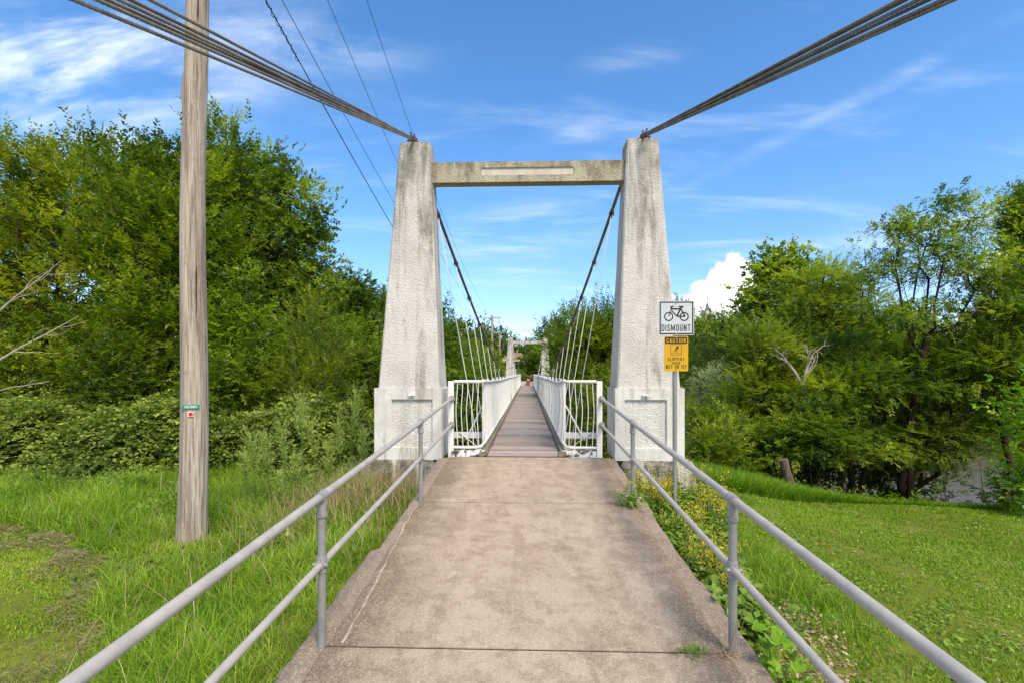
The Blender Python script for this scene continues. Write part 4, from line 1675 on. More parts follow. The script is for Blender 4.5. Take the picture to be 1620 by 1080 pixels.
# --- seen through the portal, right of the deck
b = gpt(925, 27)
tree('casuarina_tree', 'wide dark green tree with plume-like sprays filling the right half of the portal', 'tree', b,
     lob(b, [(905, 545, 0, 1.6, 1.8, 1.7), (948, 540, 0, 1.8, 1.8, 1.6), (888, 562, .5, .9, 1.3, 1.2), (985, 530, 0, 1.6, 1.6, 1.7), (945, 610, -.5, 2.3, 1.8, 2.0), (905, 630, -1, 1.2, 1.3, 1.6), (945, 680, -1, 2.3, 1.8, 2.0)]),
     'dark', bark='bark_dark', seed=71, zf=0.9, tvar=0.3, clumps=260, per=20, nleaf=18, length=.95, leaf=0.2, lw=0.32, sigma=.38, up=.75, rnd=.45, flat=.5, trunk_h=4.2, r_trunk=0.15, stems=2, tint0=0.6)
b = gpt(940, 15.5)
tree('riverside_bush', 'green bush low behind the splayed right end panel', 'bush', b,
     lob(b, [(920, 690, 0, .9, .9, 1.1), (960, 660, 0, 1.0, .9, 1.3), (1000, 640, 0, 1.1, .9, 1.4)]), 'olive', seed=72, clumps=120, per=13, nleaf=13, length=.42, leaf=.09, lw=.45, sigma=.3, trunk_h=1.0,
     r_trunk=.07, stems=3, tint0=.45)
b = gpt(842, 58.5)
tree('garden_tree', 'bright green clipped-looking tree framed by the far portal', 'tree', b,
     lob(b, [(842, 572, 0, 1.5, 1.5, 1.7), (834, 590, 0, .9, 1, 1.3), (850, 588, 0, 1.2, 1.2, 1.5)]), 'bright', seed=73, clumps=110, per=12, nleaf=9, length=.5, leaf=.2, lw=.6, sigma=.3, trunk_h=1.4, r_trunk=.1, tint0=.2)
b = gpt(836, 90)
tree('distant_tree', 'dark distant tree showing just above the far portal beam', 'tree', b,
     lob(b, [(840, 568, 0, 2.6, 2.5, 2.6), (855, 560, 0, 3.5, 2.5, 3.2), (875, 540, 4, 4, 3, 4.5)]), 'dark', seed=74, clumps=150, per=12, nleaf=9, length=1.2, leaf=.36, lw=.6, sigma=.7, trunk_h=3, r_trunk=.25,
     group='distant trees on the skyline', tint0=.3)
for i, (px, py, mt, lab) in enumerate(((826, 592, 'mid', 'small green garden bush left of the far end of the deck'), (838, 598, 'straw', 'pale dry-looking garden bush right at the end of the deck'),
                        (851, 596, 'red', 'reddish garden plant beside the right pillar of the far portal'))):
    b = gpt(px, 56)
    zc = PZ(px, py, 56) - b[2]
    tree('garden_bush', lab, 'bush', b, [(0, 0, zc * .6, .65, .6, zc * .6)], mt, seed=80 + i, clumps=26, per=12, nleaf=8, length=.35, leaf=.12, lw=.5, sigma=.2, trunk_h=.4, r_trunk=.04,
         group='garden bushes past the far portal', tint0=.4)

# --- right side
b = gpt(1228, 29)
tree('broadleaf_tree', 'rounded dark green broadleaf tree beside the white cumulus cloud', 'tree', b,
     lob(b, [(1228, 450, 0, 1.9, 2, 1.9), (1250, 425, 0, 1.2, 1.5, 1.1), (1205, 520, 0, 1.1, 1.5, 1.3), (1240, 540, 0, 2.2, 2, 2.0), (1260, 600, 0, 3, 2, 2.5)]),
     'mid', seed=91, zf=0.6, clumps=130, per=30, nleaf=10, length=.6, leaf=0.24, lw=.75, sigma=0.42, up=.1, rnd=.8, flat=.2, trunk_h=3.6, r_trunk=.22, tint0=0.45, tvar=0.3)
b = gpt(1165, 34)
tree('broadleaf_tree', 'dark glossy tree left of the broadleaf tree and right of the signs', 'tree', b,
     lob(b, [(1165, 560, 0, 2.2, 2, 2.1), (1185, 620, 0, 2.6, 2, 2.6), (1150, 600, 0, 1.8, 2, 2.2)]), 'dark', seed=92, clumps=100, per=22, nleaf=10, length=.55, leaf=0.24, lw=.65, sigma=.42, trunk_h=3, r_trunk=.16,
     tint0=0.35)
b = gpt(1112, 31)
tree('weeping_tree', 'grey-green weeping tree with hanging strands right behind the signs', 'tree', b,
     lob(b, [(1115, 562, 0, 1.4, 1.4, 1.4), (1125, 600, 0, 1.0, 1.2, 1.8), (1145, 600, 0, .8, 1.2, 1.6), (1100, 660, 0, 1.4, 1.2, 1.3)]), 'feather', seed=93, clumps=170, per=14, nleaf=18, length=1.0, leaf=.10, lw=.25,
     sigma=.35, up=-.8, rnd=.3, droop=.5, flat=.3, trunk_h=4.0, r_trunk=.16, tint0=.25)
b = gpt(1150, 23)
tree('silvery_bush', 'silvery grey-green bush low between the sign pole and the feathery trees', 'bush', b,
     lob(b, [(1150, 612, 0, 1.6, 1.3, .9), (1185, 625, 0, 1.1, 1.1, .9), (1130, 650, 0, 1.6, 1.3, 1.3)]), 'grey', seed=94, clumps=120, per=13, nleaf=12, length=.4, leaf=.12, lw=.4, sigma=.28, trunk_h=1.4, r_trunk=.07,
     stems=3, tint0=0.75)
b = gpt(1320, 18.5)
tree('wattle_tree', 'tall olive wattle with dense yellow-tinged feathery crown, left of the open-crowned wattle', 'tree', b,
     lob(b, [(1305, 440, 0, 1.4, 1.4, 1.2), (1290, 480, 0, 1.5, 1.4, 1.2), (1340, 490, 0, 1.6, 1.5, 1.4), (1275, 560, 0, 1.6, 1.4, 1.5), (1350, 560, 0, 2.0, 1.5, 1.6), (1330, 640, 0, 2.4, 1.6, 1.6), (1260, 510, 0, .8, 1, .8)]),
     'feather', bark='bark_dark', seed=95, zf=0.35, tvar=0.3, clumps=170, per=38, nleaf=16, length=.55, leaf=0.11, lw=0.36, sigma=0.36, up=.1, rnd=0.5, flat=.7, trunk_h=3.2, r_trunk=0.11, stems=3, spread=.8, tint0=0.5)
b = gpt(1470, 11.2)
WG = 'wattle trees along the edge of the mown lawn'
tree('wattle_tree', 'open-crowned wattle with two bare forking trunks, highest tree on the right', 'tree', b,
     lob(b, [(1465, 345, 0, .8, .8, .42), (1530, 350, 0, .75, .8, .5), (1420, 385, 0, .65, .8, .42), (1490, 420, 0, 1.2, 1.1, .7), (1560, 430, 0, .7, .8, .6), (1400, 420, 0, .45, .6, .35),
             (1440, 500, 0, .9, .9, .5), (1540, 510, 0, .8, .9, .5)]),
     'acacia', bark='bark_dark', seed=96, zf=0.38, tvar=0.28, clumps=125, per=20, nleaf=15, length=.32, leaf=0.066, lw=0.5, sigma=0.18, up=.05, rnd=0.7, flat=.6, droop=.25, trunk_h=1.0, r_trunk=0.075, stems=3, spread=.8, group=WG,
     inner=.1, tint0=0.5, low=.5)
b = gpt(1400, 11.8)
tree('wattle_tree', 'dense dark feathery wattle spreading over the lawn edge, its canopy reaching left towards the signs', 'tree', b,
     lob(b, [(1400, 600, 0, 1.7, 1.1, .8), (1330, 620, -.3, 1.1, .9, .7), (1490, 590, -.4, 1.3, 1.0, .75), (1570, 600, -.3, 1.1, 1, .8), (1440, 680, -.3, 1.3, .9, .7), (1500, 680, 0, 1.2, .9, .7), (1370, 560, .3, .9, .9, .6),
             (1270, 680, .3, .8, .8, .6), (1340, 700, -.4, .8, .7, .5)]),
     'acacia', bark='bark_dark', seed=97, zf=0.32, tvar=0.3, clumps=190, per=36, nleaf=15, length=.34, leaf=0.085, lw=0.36, sigma=0.25, up=.02, rnd=.55, flat=.8, trunk_h=1.1, r_trunk=0.085, stems=3, spread=1.0, group=WG, tint0=0.42)
b = gpt(1215, 12.6)
tree('wattle_tree', 'yellow-green feathery young wattle nearest the right concrete pillar', 'tree', b,
     lob(b, [(1200, 560, 0, .8, .8, .75), (1215, 620, 0, 1.1, .9, .9), (1150, 660, 0, .9, .8, .8), (1250, 690, 0, 1.2, .9, .9), (1120, 700, 0, .7, .7, .7), (1180, 720, -.3, 1.1, .8, .6)]),
     'feather', bark='bark_dark', seed=98, zf=0.4, tvar=0.3, clumps=150, per=34, nleaf=15, length=.34, leaf=0.08, lw=0.38, sigma=0.23, up=.25, rnd=.55, flat=.7, trunk_h=.9, r_trunk=0.05, stems=3, spread=.8, group=WG, tint0=0.5)
b = gpt(1290, 11.0)
tree('wattle_tree', 'small shaded wattle behind the leaning stump', 'tree', b,
     lob(b, [(1290, 680, 0, .9, .6, .55), (1250, 705, 0, .7, .5, .35), (1340, 700, 0, .7, .5, .35)]),
     'acacia', bark='bark_dark', seed=99, zf=0.4, clumps=80, per=28, nleaf=15, length=.3, leaf=0.08, lw=0.4, sigma=0.22, up=.1, rnd=.6, flat=.7, trunk_h=.8, r_trunk=0.04, stems=2, spread=.6, group=WG, tint0=0.35)
b = gpt(1583, 10.6)
tree('slender_tree', 'thin dark forked tree standing before the river at the right edge', 'tree', b,
     lob(b, [(1600, 520, 0, .9, .8, .8), (1575, 560, 0, .7, .6, .5), (1640, 480, 0, .8, .8, .9), (1620, 640, 0, .5, .5, .4), (1650, 600, .3, .7, .6, .8)]),
     'acacia', bark='bark_dark', seed=100, zf=0.4, clumps=70, per=24, nleaf=18, length=.34, leaf=0.065, lw=0.4, sigma=.2, trunk_h=.8, r_trunk=0.055, stems=3, spread=.7, flat=.6, tint0=.4, low=.6)
b = gpt(1618, 24)
tree('poplar_tree', 'tall narrow poplar cut by the right edge of the picture', 'tree', b,
     lob(b, [(1622, 400, 0, .85, .8, 2.8), (1612, 350, 0, .55, .6, 1.3), (1628, 330, 0, .6, .6, 1.6), (1630, 480, 0, 1.3, 1, 3)]),
     'mid', seed=101, clumps=280, per=13, nleaf=12, length=.5, leaf=.12, lw=.7, sigma=.24, up=1.2, rnd=.35, flat=.3, trunk_h=4, r_trunk=.18, tint0=.3)
b = gpt(1640, 9.3)
tree('leafy_bush', 'bright big-leaved bush at the lower right edge beside the water', 'bush', b,
     lob(b, [(1625, 760, 0, .45, .4, .4), (1640, 700, 0, .5, .4, .5), (1650, 640, 0, .4, .4, .5)]), 'vine', seed=102, clumps=40, per=10, nleaf=8, length=.28, leaf=.10, lw=.6, sigma=.18, trunk_h=.4, r_trunk=.03,
     stems=2, tint0=.4)
for i, (px, py, Y, rx, rz, mt, lab) in enumerate((
        (1112, 533, 105, 5.5, 4.8, 'olive', 'distant brownish-olive tree on the skyline above the caution sign'),
        (1152, 520, 125, 5.5, 4.0, 'dark', 'flat-topped distant conifer right of the church spire'),
        (1068, 505, 110, 4, 4.5, 'dark', 'distant dark tree peeping out left of the white sign'),
        (1300, 560, 70, 16, 8, 'mid', 'distant tree mostly hidden behind the wattles'),
        (1480, 560, 75, 18, 8, 'dark', 'distant tree behind the trunks of the open-crowned wattle'),
        (1000, 560, 85, 10, 6, 'dark', 'distant tree mostly hidden behind the right pillar'))):
    b = gpt(px, Y)
    zc = PZ(px, py, Y) - b[2]
    tree('distant_tree', lab, 'tree', b, [(0, 0, zc, rx, rx * .7, rz), (rx * .5, 0, zc * .6, rx * .7, rx * .6, zc * .5), (-rx * .5, 0, zc * .6, rx * .7, rx * .6, zc * .5)], mt,
         seed=110 + i, clumps=170, per=11, nleaf=9, length=1.4, leaf=.45, lw=.6, sigma=.9, up=.3, rnd=.8, flat=.2, trunk_h=zc * .5, r_trunk=.25, group='distant trees on the skyline', tint0=.35)
# bank growth across the river on the right and on the left
for i, (px, Y, lab) in enumerate(((1250, 52, 'rushy bank bush across the river, left of the wattle trunks'), (1400, 50, 'rushy bank bush across the river behind the wattle trunks'),
                                  (1530, 57, 'rushy bank bush across the river above the glinting water'), (1680, 58, 'rushy bank bush across the river at the right edge'))):
    b = gpt(px, Y, .4)
    tree('bank_bush', lab, 'bush', b, [(0, 0, 1.4, 5.5, 2, 1.9), (4, 0, 1.2, 4, 2, 1.5), (-4, 0, 1.2, 4, 2, 1.5)], 'straw' if i % 2 else 'olive', seed=120 + i, clumps=130, per=12, nleaf=9, length=.9, leaf=.28, lw=.4,
         sigma=.55, up=.8, rnd=.5, trunk_h=.8, r_trunk=.08, stems=3, group='bushes on the bank across the river', tint0=.4)

# darker trees standing behind the brambles and down the bank on the left
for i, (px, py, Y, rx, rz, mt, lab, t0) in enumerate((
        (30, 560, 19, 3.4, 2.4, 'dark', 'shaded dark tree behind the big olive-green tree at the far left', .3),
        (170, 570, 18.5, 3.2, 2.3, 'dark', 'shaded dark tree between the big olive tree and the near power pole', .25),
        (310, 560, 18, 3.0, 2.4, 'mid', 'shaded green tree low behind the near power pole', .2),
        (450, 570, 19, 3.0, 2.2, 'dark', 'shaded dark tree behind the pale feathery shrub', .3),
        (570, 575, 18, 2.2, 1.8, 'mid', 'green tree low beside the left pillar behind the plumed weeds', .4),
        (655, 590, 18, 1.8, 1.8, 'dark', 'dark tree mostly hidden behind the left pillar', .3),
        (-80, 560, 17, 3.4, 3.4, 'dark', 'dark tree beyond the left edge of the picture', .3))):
    b = gpt(px, Y)
    zc = PZ(px, py, Y) - b[2]
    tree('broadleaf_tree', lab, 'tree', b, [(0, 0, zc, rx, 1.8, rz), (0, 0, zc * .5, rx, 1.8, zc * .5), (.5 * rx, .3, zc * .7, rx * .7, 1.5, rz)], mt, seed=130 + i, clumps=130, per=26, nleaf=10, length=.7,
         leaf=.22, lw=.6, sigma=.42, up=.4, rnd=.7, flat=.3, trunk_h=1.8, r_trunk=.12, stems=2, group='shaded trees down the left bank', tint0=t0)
# low growth at the lawn's far edge
for i, (px, py, Y, rx, rz, mt, lab, t0) in enumerate((
        (1135, 720, 10.4, .4, .45, 'feather', 'yellow-green shrub low beside the right pillar footing', .45),
        (1165, 700, 11.4, .8, .7, 'acacia', 'feathery shrub between the right pillar and the leaning stump', .5),
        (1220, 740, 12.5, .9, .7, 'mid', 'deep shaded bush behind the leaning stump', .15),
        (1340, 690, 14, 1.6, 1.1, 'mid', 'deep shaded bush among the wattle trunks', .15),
        (1425, 700, 14.5, 1.3, 1.0, 'acacia', 'shaded feathery bush behind the thick wattle trunk', .2),
        (1650, 720, 13, 1.0, 1.2, 'bright', 'bright green bush beyond the slender forked tree', .4))):
    b = gpt(px, Y)
    zc = PZ(px, py, Y) - b[2]
    tree('low_shrub', lab, 'shrub', b, [(0, 0, zc, rx, rx * .8, rz), (0, 0, zc * .5, rx * .9, rx * .8, max(.2, zc * .45))], mt, seed=150 + i, clumps=50, per=26, nleaf=14, zf=.45, length=.32,
         leaf=.085 if Y < 12 else .12, lw=.42, sigma=.2 if Y < 12 else .3, up=.2, rnd=.6, flat=.6, trunk_h=.4, r_trunk=.04, stems=3, group='low shrubs along the far edge of the lawn', tint0=t0)
# tall trees on the far bank, whose reflection darkens the river
for i, (px, Y, lab) in enumerate(((1130, 56, 'tall tree across the river behind the silvery bush'), (1260, 55, 'tall tree across the river behind the tall olive wattle'), (1390, 57, 'tall tree across the river, left of the open-crowned wattle'),
                                  (1500, 55, 'tall tree across the river behind the open-crowned wattle'), (1600, 57, 'tall tree across the river behind the slender forked tree'), (1710, 60, 'tall tree across the river past the right edge'))):
    b = gpt(px, Y)
    tree('far_bank_tree', lab, 'tree', b, [(0, 0, 4.0, 5.5, 3, 2.7), (2, 0, 2.2, 5, 2.5, 2.2), (-3, 0, 2.0, 4, 2.5, 2.2)], ('mid', 'olive', 'dark')[i % 3], seed=170 + i, clumps=190, per=12, nleaf=9, length=1.1,
         leaf=.34, lw=.6, sigma=.7, up=.3, rnd=.8, flat=.2, trunk_h=3, r_trunk=.2, group='tall trees on the far bank at the right', tint0=.35)


# ------------------------------------------------------------------ dead wood
def dead_branch(mb, p, d, ln, rad, g, depth=0, curve=.12):
    pts = [np.array(p, float)]
    d = unit(np.array(d, float))
    n = 7
    for i in range(n):
        d = unit(d + g.normal(0, curve, 3))
        pts.append(pts[-1] + d * ln / n)
    mb.tube(pts, list(np.linspace(rad, rad * .35, n + 1)), 6)
    if depth < 2:
        for k in range(3 if depth == 0 else 2):
            i = g.integers(2, n)
            dead_branch(mb, pts[i], d + g.normal(0, .55, 3), ln * g.uniform(.35, .6), rad * .5, g, depth + 1, curve * 1.4)


for i, (a, b_, Y, rad, lab) in enumerate((((-10, 500), (98, 412), 10.2, .022, 'upper long bare pale branch rising from the left edge'),
                                    ((-10, 575), (125, 500), 10.0, .024, 'lower long bare pale branch below the first at the left edge'),
                                    ((-10, 620), (78, 602), 10.4, .014, 'short thin bare branch just above the brambles at the left edge'))):
    g = np.random.default_rng(200 + i)
    p = np.array((PX(a[0], Y), Y, PZ(a[0], a[1], Y)))
    q = np.array((PX(b_[0], Y + .2), Y + .2, PZ(b_[0], b_[1], Y + .2)))
    mb = MB()
    st = p - (q - p) * .8
    st[2] = gz(st[0], st[1])
    mb.tube([st, (st + p) / 2 + np.array((0, 0, .15)), p, p + (q - p) * .3 + (0, 0, .03), p + (q - p) * .62, q], [rad * 1.5, rad * 1.3, rad, rad * .8, rad * .6, rad * .25], 7)
    for f in (.25, .45, .6, .75):
        dead_branch(mb, p + (q - p) * f, unit(q - p) + g.normal(0, .35, 3), .45 * np.linalg.norm(q - p) * (1 - f * .5), rad * .4, g, 2, .15)
    o = mb.build('dead_branch', M['bark_dead'], None, smooth=True)
    tag(o, lab, 'branch', 'bare dead branches leaning in from the left')
g = np.random.default_rng(5)
mb = MB()
c = np.array((PX(1270, 11.6), 11.6, PZ(1270, 556, 11.6)))
for k in range(9):
    st_ = c + np.array((g.uniform(-.55, .55), g.uniform(-.1, .15), g.uniform(-.35, -.05)))
    dead_branch(mb, st_, (g.uniform(-.8, .8), g.normal(0, .15), g.uniform(.25, 1)), g.uniform(.3, .6), .012, g, 0, .22)
    mb.tube([st_, (st_ * .5 + c * .5) - (0, 0, .35), c - (0, 0, .8)], [.012, .016, .02], 6)
mb.tube([(c[0] + .1, c[1] + .3, gz(c[0], c[1])), c - (0, 0, .8)], [.04, .03], 8)
tag(mb.build('dead_tree', M['bark_dead'], None, smooth=True), 'tangle of bleached dead branches among the wattles on the right', 'dead tree')

# leaning sawn stump
Y = 9.7
p0 = np.array(gpt(1258, Y, .15))
p1 = np.array((PX(1239, Y), Y, PZ(1239, 727, Y)))
st = empty('leaning_stump', tuple(p0), 'leaning grey sawn-off stump at the edge of the mown lawn', 'stump')
mb = MB().tube([p0, p0 * .6 + p1 * .4 + (.03, 0, 0), p0 * .25 + p1 * .75 + (.0, 0, 0), p1], [.10, .09, .08, .09], 12)
mb.build('log', M['stump'], st, smooth=True)
MB().tube([p1, p1 + unit(p1 - p0) * .012], .088, 12).build('sawn_face', M['stump'], st)
# fallen log near the water
a = np.array(gpt(1500, 10.7))
mb = MB().tube([a + (-.35, 0, .2), a + (.1, .1, .12), a + (.75, .15, .08)], [.10, .12, .07], 9)
tag(mb.build('fallen_log', M['bark_dark'], None, smooth=True), 'dark fallen log lying by the water between the wattle trunks', 'log')

# ------------------------------------------------------------------ bramble bank
g = np.random.default_rng(33)


def bramble_top(x, y):
    f = sstep(-2.6, -4.3, x) * sstep(8.7, 10.3, y + .25 * np.sin(x * 1.3)) * (1 - sstep(12.6, 14, y))
    return ground_z(x, y) + f * (1.30 + .16 * np.sin(x * 1.9 + y) + .12 * np.sin(x * 4.1 - y * 2.3) + .08 * np.sin(x * 8 + 3 * y))


n = 9000
x = g.uniform(-17, -2.7, n)
y = g.uniform(8.7, 13.2, n)
zt = bramble_top(x, y)
keep = zt - ground_z(x, y) > .12
x, y, zt = x[keep], y[keep], zt[keep]
dep = g.uniform(0, 1, len(x)) ** 2 * .4
P = np.stack([x, y, zt - dep * .6], 1)
P[:, 2] = np.maximum(P[:, 2], ground_z(x, y) + .05)
D = g.normal(0, 1, P.shape)
D[:, 2] = g.normal(.1, .3, len(P))
D[:, 1] -= .3
patch = .16 * np.sin(x * 2.1 + 1) * np.cos(y * 1.7) + g.normal(0, .14, len(P))
V, F, T = sprays(g, P, D, .42, 9, .098, .72, droop=.35, flat=.35, tint=.52 + patch)
o = fast('brambles', V, F, G['bramble'], tint=T)
tag(o, 'dense bank of bramble leaves along the left behind the grass', 'brambles', kind='stuff')
# inner leaves, shade put into their dark tint, so no soil shows through
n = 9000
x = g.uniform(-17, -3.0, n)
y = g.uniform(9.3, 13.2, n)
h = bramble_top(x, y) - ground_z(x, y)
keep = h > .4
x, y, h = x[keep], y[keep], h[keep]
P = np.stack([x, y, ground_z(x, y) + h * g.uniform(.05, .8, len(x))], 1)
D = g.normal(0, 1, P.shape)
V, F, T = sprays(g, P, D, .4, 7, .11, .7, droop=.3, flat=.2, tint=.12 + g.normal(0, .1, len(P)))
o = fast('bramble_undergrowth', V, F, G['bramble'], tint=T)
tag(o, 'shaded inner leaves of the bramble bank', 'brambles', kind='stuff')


# ------------------------------------------------------------------ grass
def blades(g, x, y, h, w, bend, mat, name, label, tint, zoff=0.0, segs=3):
    n = len(x)
    P = np.stack([x, y, ground_z(x, y) + zoff], 1)
    an = g.uniform(0, 2 * np.pi, n)
    dirv = np.stack([np.cos(an), np.sin(an), np.zeros(n)], 1)
    wide = np.stack([-np.sin(an + g.normal(0, .6, n)), np.cos(an + g.normal(0, .6, n)), np.zeros(n)], 1)
    V = []
    for i in range(segs):
        f = i / segs
        c = P + dirv * (bend * h * f ** 1.8)[:, None] + np.array([0, 0, 1.0]) * (h * f * (1 - .35 * bend * f))[:, None]
        ww = (w * (1 - .75 * f) * .5)[:, None]
        V += [c - wide * ww, c + wide * ww]
    tip = P + dirv * (bend * h)[:, None] + np.array([0, 0, 1.0]) * (h * (1 - .35 * bend))[:, None]
    V.append(tip)
    k = 2 * segs + 1
    VV = np.stack(V, 1).reshape(-1, 3)
    base = (np.arange(n) * k)[:, None]
    F = []
    for i in range(segs - 1):
        F.append(base + np.array([2 * i, 2 * i + 1, 2 * i + 3, 2 * i + 2]))
    F = np.concatenate(F)
    tri = base + np.array([2 * segs - 2, 2 * segs - 1, 2 * segs])
    # triangles written as quads would be degenerate, so split them with a tiny top edge
    F2 = base + np.array([2 * segs - 2, 2 * segs - 1, 2 * segs, 2 * segs])
    me_f = F
    tt = np.repeat(np.clip(tint, 0, 1), k)
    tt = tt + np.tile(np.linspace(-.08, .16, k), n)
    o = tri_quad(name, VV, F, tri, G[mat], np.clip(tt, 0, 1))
    tag(o, label, 'grass', kind='stuff')
    return o


def tri_quad(name, V, Q, T, mat, tint):
    me = bpy.data.meshes.new(name)
    me.vertices.add(len(V))
    me.vertices.foreach_set('co', V.astype(np.float32).ravel())
    me.loops.add(Q.size + T.size)
    me.loops.foreach_set('vertex_index', np.concatenate([Q.ravel(), T.ravel()]).astype(np.int32))
    me.polygons.add(len(Q) + len(T))
    ls = np.concatenate([np.arange(0, Q.size, 4), Q.size + np.arange(0, T.size, 3)]).astype(np.int32)
    me.polygons.foreach_set('loop_start', ls)
    me.update(calc_edges=True)
    a = me.attributes.new('tint', 'FLOAT', 'POINT')
    a.data.foreach_set('value', tint.astype(np.float32))
    me.materials.append(mat)
    o = bpy.data.objects.new(name, me)
    C.objects.link(o)
    return o


def scatter(g, n, x0, x1, y0, y1, power=1.3):
    """more blades near the viewer"""
    u = g.uniform(0, 1, n)
    y = y0 + (y1 - y0) * u ** power
    x = g.uniform(x0, x1, n)
    return x, y


# boundary of the mown patch on the left (a curve seen from above)
BX = [-12, -7.1, -5.9, -4.75, -4.0, -3.45, -3.2, -3.1]
BY = [6.9, 6.55, 6.15, 5.3, 4.5, 3.85, 3.35, 1.0]


def mown_dist(x, y):
    """positive inside the mown patch on the left"""
    yb = np.interp(x, BX, BY)
    d1 = yb - y
    xb = np.interp(-y, [-b_ for b_ in BY], BX)
    d2 = xb - x
    wob = .10 * np.sin(x * 5.1) + .08 * np.sin(y * 7.3)
    return np.minimum(d1, d2 * 1.2) + wob


g = np.random.default_rng(44)
# long grass on the left
n = 250000
x, y = scatter(g, n, -13.5, -1.44, 1.1, 10.4, 1.25)
frust = x > -(y * 1.16 + 1.0)
md = mown_dist(x, y)
tw = .35 + .65 * sstep(-1.5, -2.4, x)
nse = np.sin(x * 2.3 + 1.7 * np.sin(y * 1.9)) * np.cos(y * 2.7 + x * .6)
keep = (md < .05) & frust & (np.hypot(x - UX, y - UY) > .20)
x, y, md, tw, nse = x[keep], y[keep], md[keep], tw[keep], nse[keep]
n = len(x)
hf = np.sin(x * 7.3 + 2.1 * np.sin(y * 5.7)) * np.cos(y * 8.1 - x * 3.3)
h = (.21 + .09 * nse + .06 * hf + g.normal(0, .06, n)) * tw * (1 + .35 * sstep(5, 8.5, y))
h = np.clip(h, .05, .6) * (.45 + .55 * sstep(.25, .9, np.hypot(x - UX, y + .35 - UY)))
w = .0042 + .0009 * y
blades(g, x, y, h, w * g.uniform(.6, 1.3, n), g.uniform(.15, 1.5, n), 'tall', 'long_grass', 'long uncut green grass between the ramp and the brambles',
       .44 + .16 * nse - .12 * hf + g.normal(0, .17, n), segs=3)
# straw coloured stems among it
n = 9000
x, y = scatter(g, n, -8, -1.5, 1.4, 8.6, 1.0)
md = mown_dist(x, y)
pr = g.uniform(0, 1, n) < (.10 + .90 * sstep(-4.2, -2.6, x) * sstep(4.2, 6.4, y))
keep = (md < 0) & pr & (np.hypot(x - UX, y - UY) > .22) & (x > -(y * 1.16 + 1))
x, y = x[keep], y[keep]
n = len(x)
blades(g, x, y, g.uniform(.25, .62, n), .0045 + .0006 * y, g.uniform(.1, .9, n), 'straw', 'dry_grass', 'dry straw-coloured stems among the long grass', .5 + g.normal(0, .2, n), segs=4)
n = 1500
y = g.uniform(5.9, 8.5, n)
x = -2.55 + g.normal(0, .42, n) - .12 * (y - 6)
keep = (x < -1.55) & (np.hypot(x + 1.95, y - 8.1) > .7)
x, y = x[keep], y[keep]
n = len(x)
blades(g, x, y, g.uniform(.3, .75, n), .0045 + .0006 * y, g.uniform(.1, .8, n), 'straw', 'dry_grass', 'stand of brown dry grass before the left pillar', .3 + g.normal(0, .2, n), segs=4)
# mown patch on the left
n = 260000
x, y = scatter(g, n, -12, -2.9, 1.1, 7.2, 1.2)
md = mown_dist(x, y)
keep = (md > -.05) & (x > -(y * 1.16 + 1))
x, y, md = x[keep], y[keep], md[keep]
n = len(x)
yel = np.sin(x * 1.1 + 2) * np.sin(y * 1.6)
blades(g, x, y, g.uniform(.018, .05, n), .0042 + .0010 * y, g.uniform(.2, 1.3, n), 'lawn', 'mown_grass', 'short yellowish mown grass at the lower left', .66 + .25 * yel + g.normal(0, .16, n), segs=2)
# clippings heaped along its edge
n = 150000
x, y = scatter(g, n, -11, -2.9, 1.6, 7.2, 1.1)
md = mown_dist(x, y)
clump = .5 + .5 * np.sin(x * 6.1 + 2 * np.sin(y * 3.3)) * np.cos(y * 5.2 + x)
keep = (md > -.06) & (g.uniform(0, 1, n) < np.exp(-((md - .28) / .22) ** 2) * (.15 + .85 * clump)) & (x > -(y * 1.16 + 1))
x, y, md, clump = x[keep], y[keep], md[keep], clump[keep]
n = len(x)
hh = g.uniform(0, 1, n) * (.02 + .16 * clump ** 2 * np.exp(-((md - .32) / .22) ** 2))
P = np.stack([x, y, ground_z(x, y) + .01 + hh], 1)
D = g.normal(0, 1, (n, 3)) * (1, 1, .25)
V, F = leaf_quads(P, D, np.array([0, 0, 1.0]) + g.normal(0, .5, (n, 3)), g.uniform(.04, .11, n), .0035 + .0009 * y)
o = fast('grass_clippings', V, F, G['hay'], tint=np.repeat(np.clip(.45 + g.normal(0, .2, n), 0, 1), 4))
tag(o, 'heaped dry grass clippings along the edge of the mown patch', 'clippings', kind='stuff')

# lawn on the right
n = 330000
x, y = scatter(g, n, 1.42, 14, 1.2, 10.0, 1.35)
edge_lawn = 8.0 + .10 * x
mul = (x < 2.0 + .2 * np.sin(y * 2.1)) & (y < 4.3)
strip_w = (x < 2.5 + .2 * np.sin(y * 1.7)) & (y >= 4.6)
keep = (x < y * 1.12 + 1.0) & ~mul & ~strip_w & (y < 9.9)
x, y = x[keep], y[keep]
n = len(x)
pn = np.sin(x * 1.7 + 1.3 * np.sin(y * 1.2)) * np.cos(y * 1.9 - x * .5)
dry = g.uniform(0, 1, n) < .10 * (pn < -.4)
keep = ~((g.uniform(0, 1, n) < .35) & (pn < -.5))
x, y, pn = x[keep], y[keep], pn[keep]
n = len(x)
blades(g, x, y, g.uniform(.02, .062, n) * (1 + .2 * pn), .0046 + .0010 * y, g.uniform(.2, 1.3, n), 'lawn', 'mown_grass', 'mown green lawn on the right of the ramp', .45 + .16 * pn + g.normal(0, .17, n), segs=2)
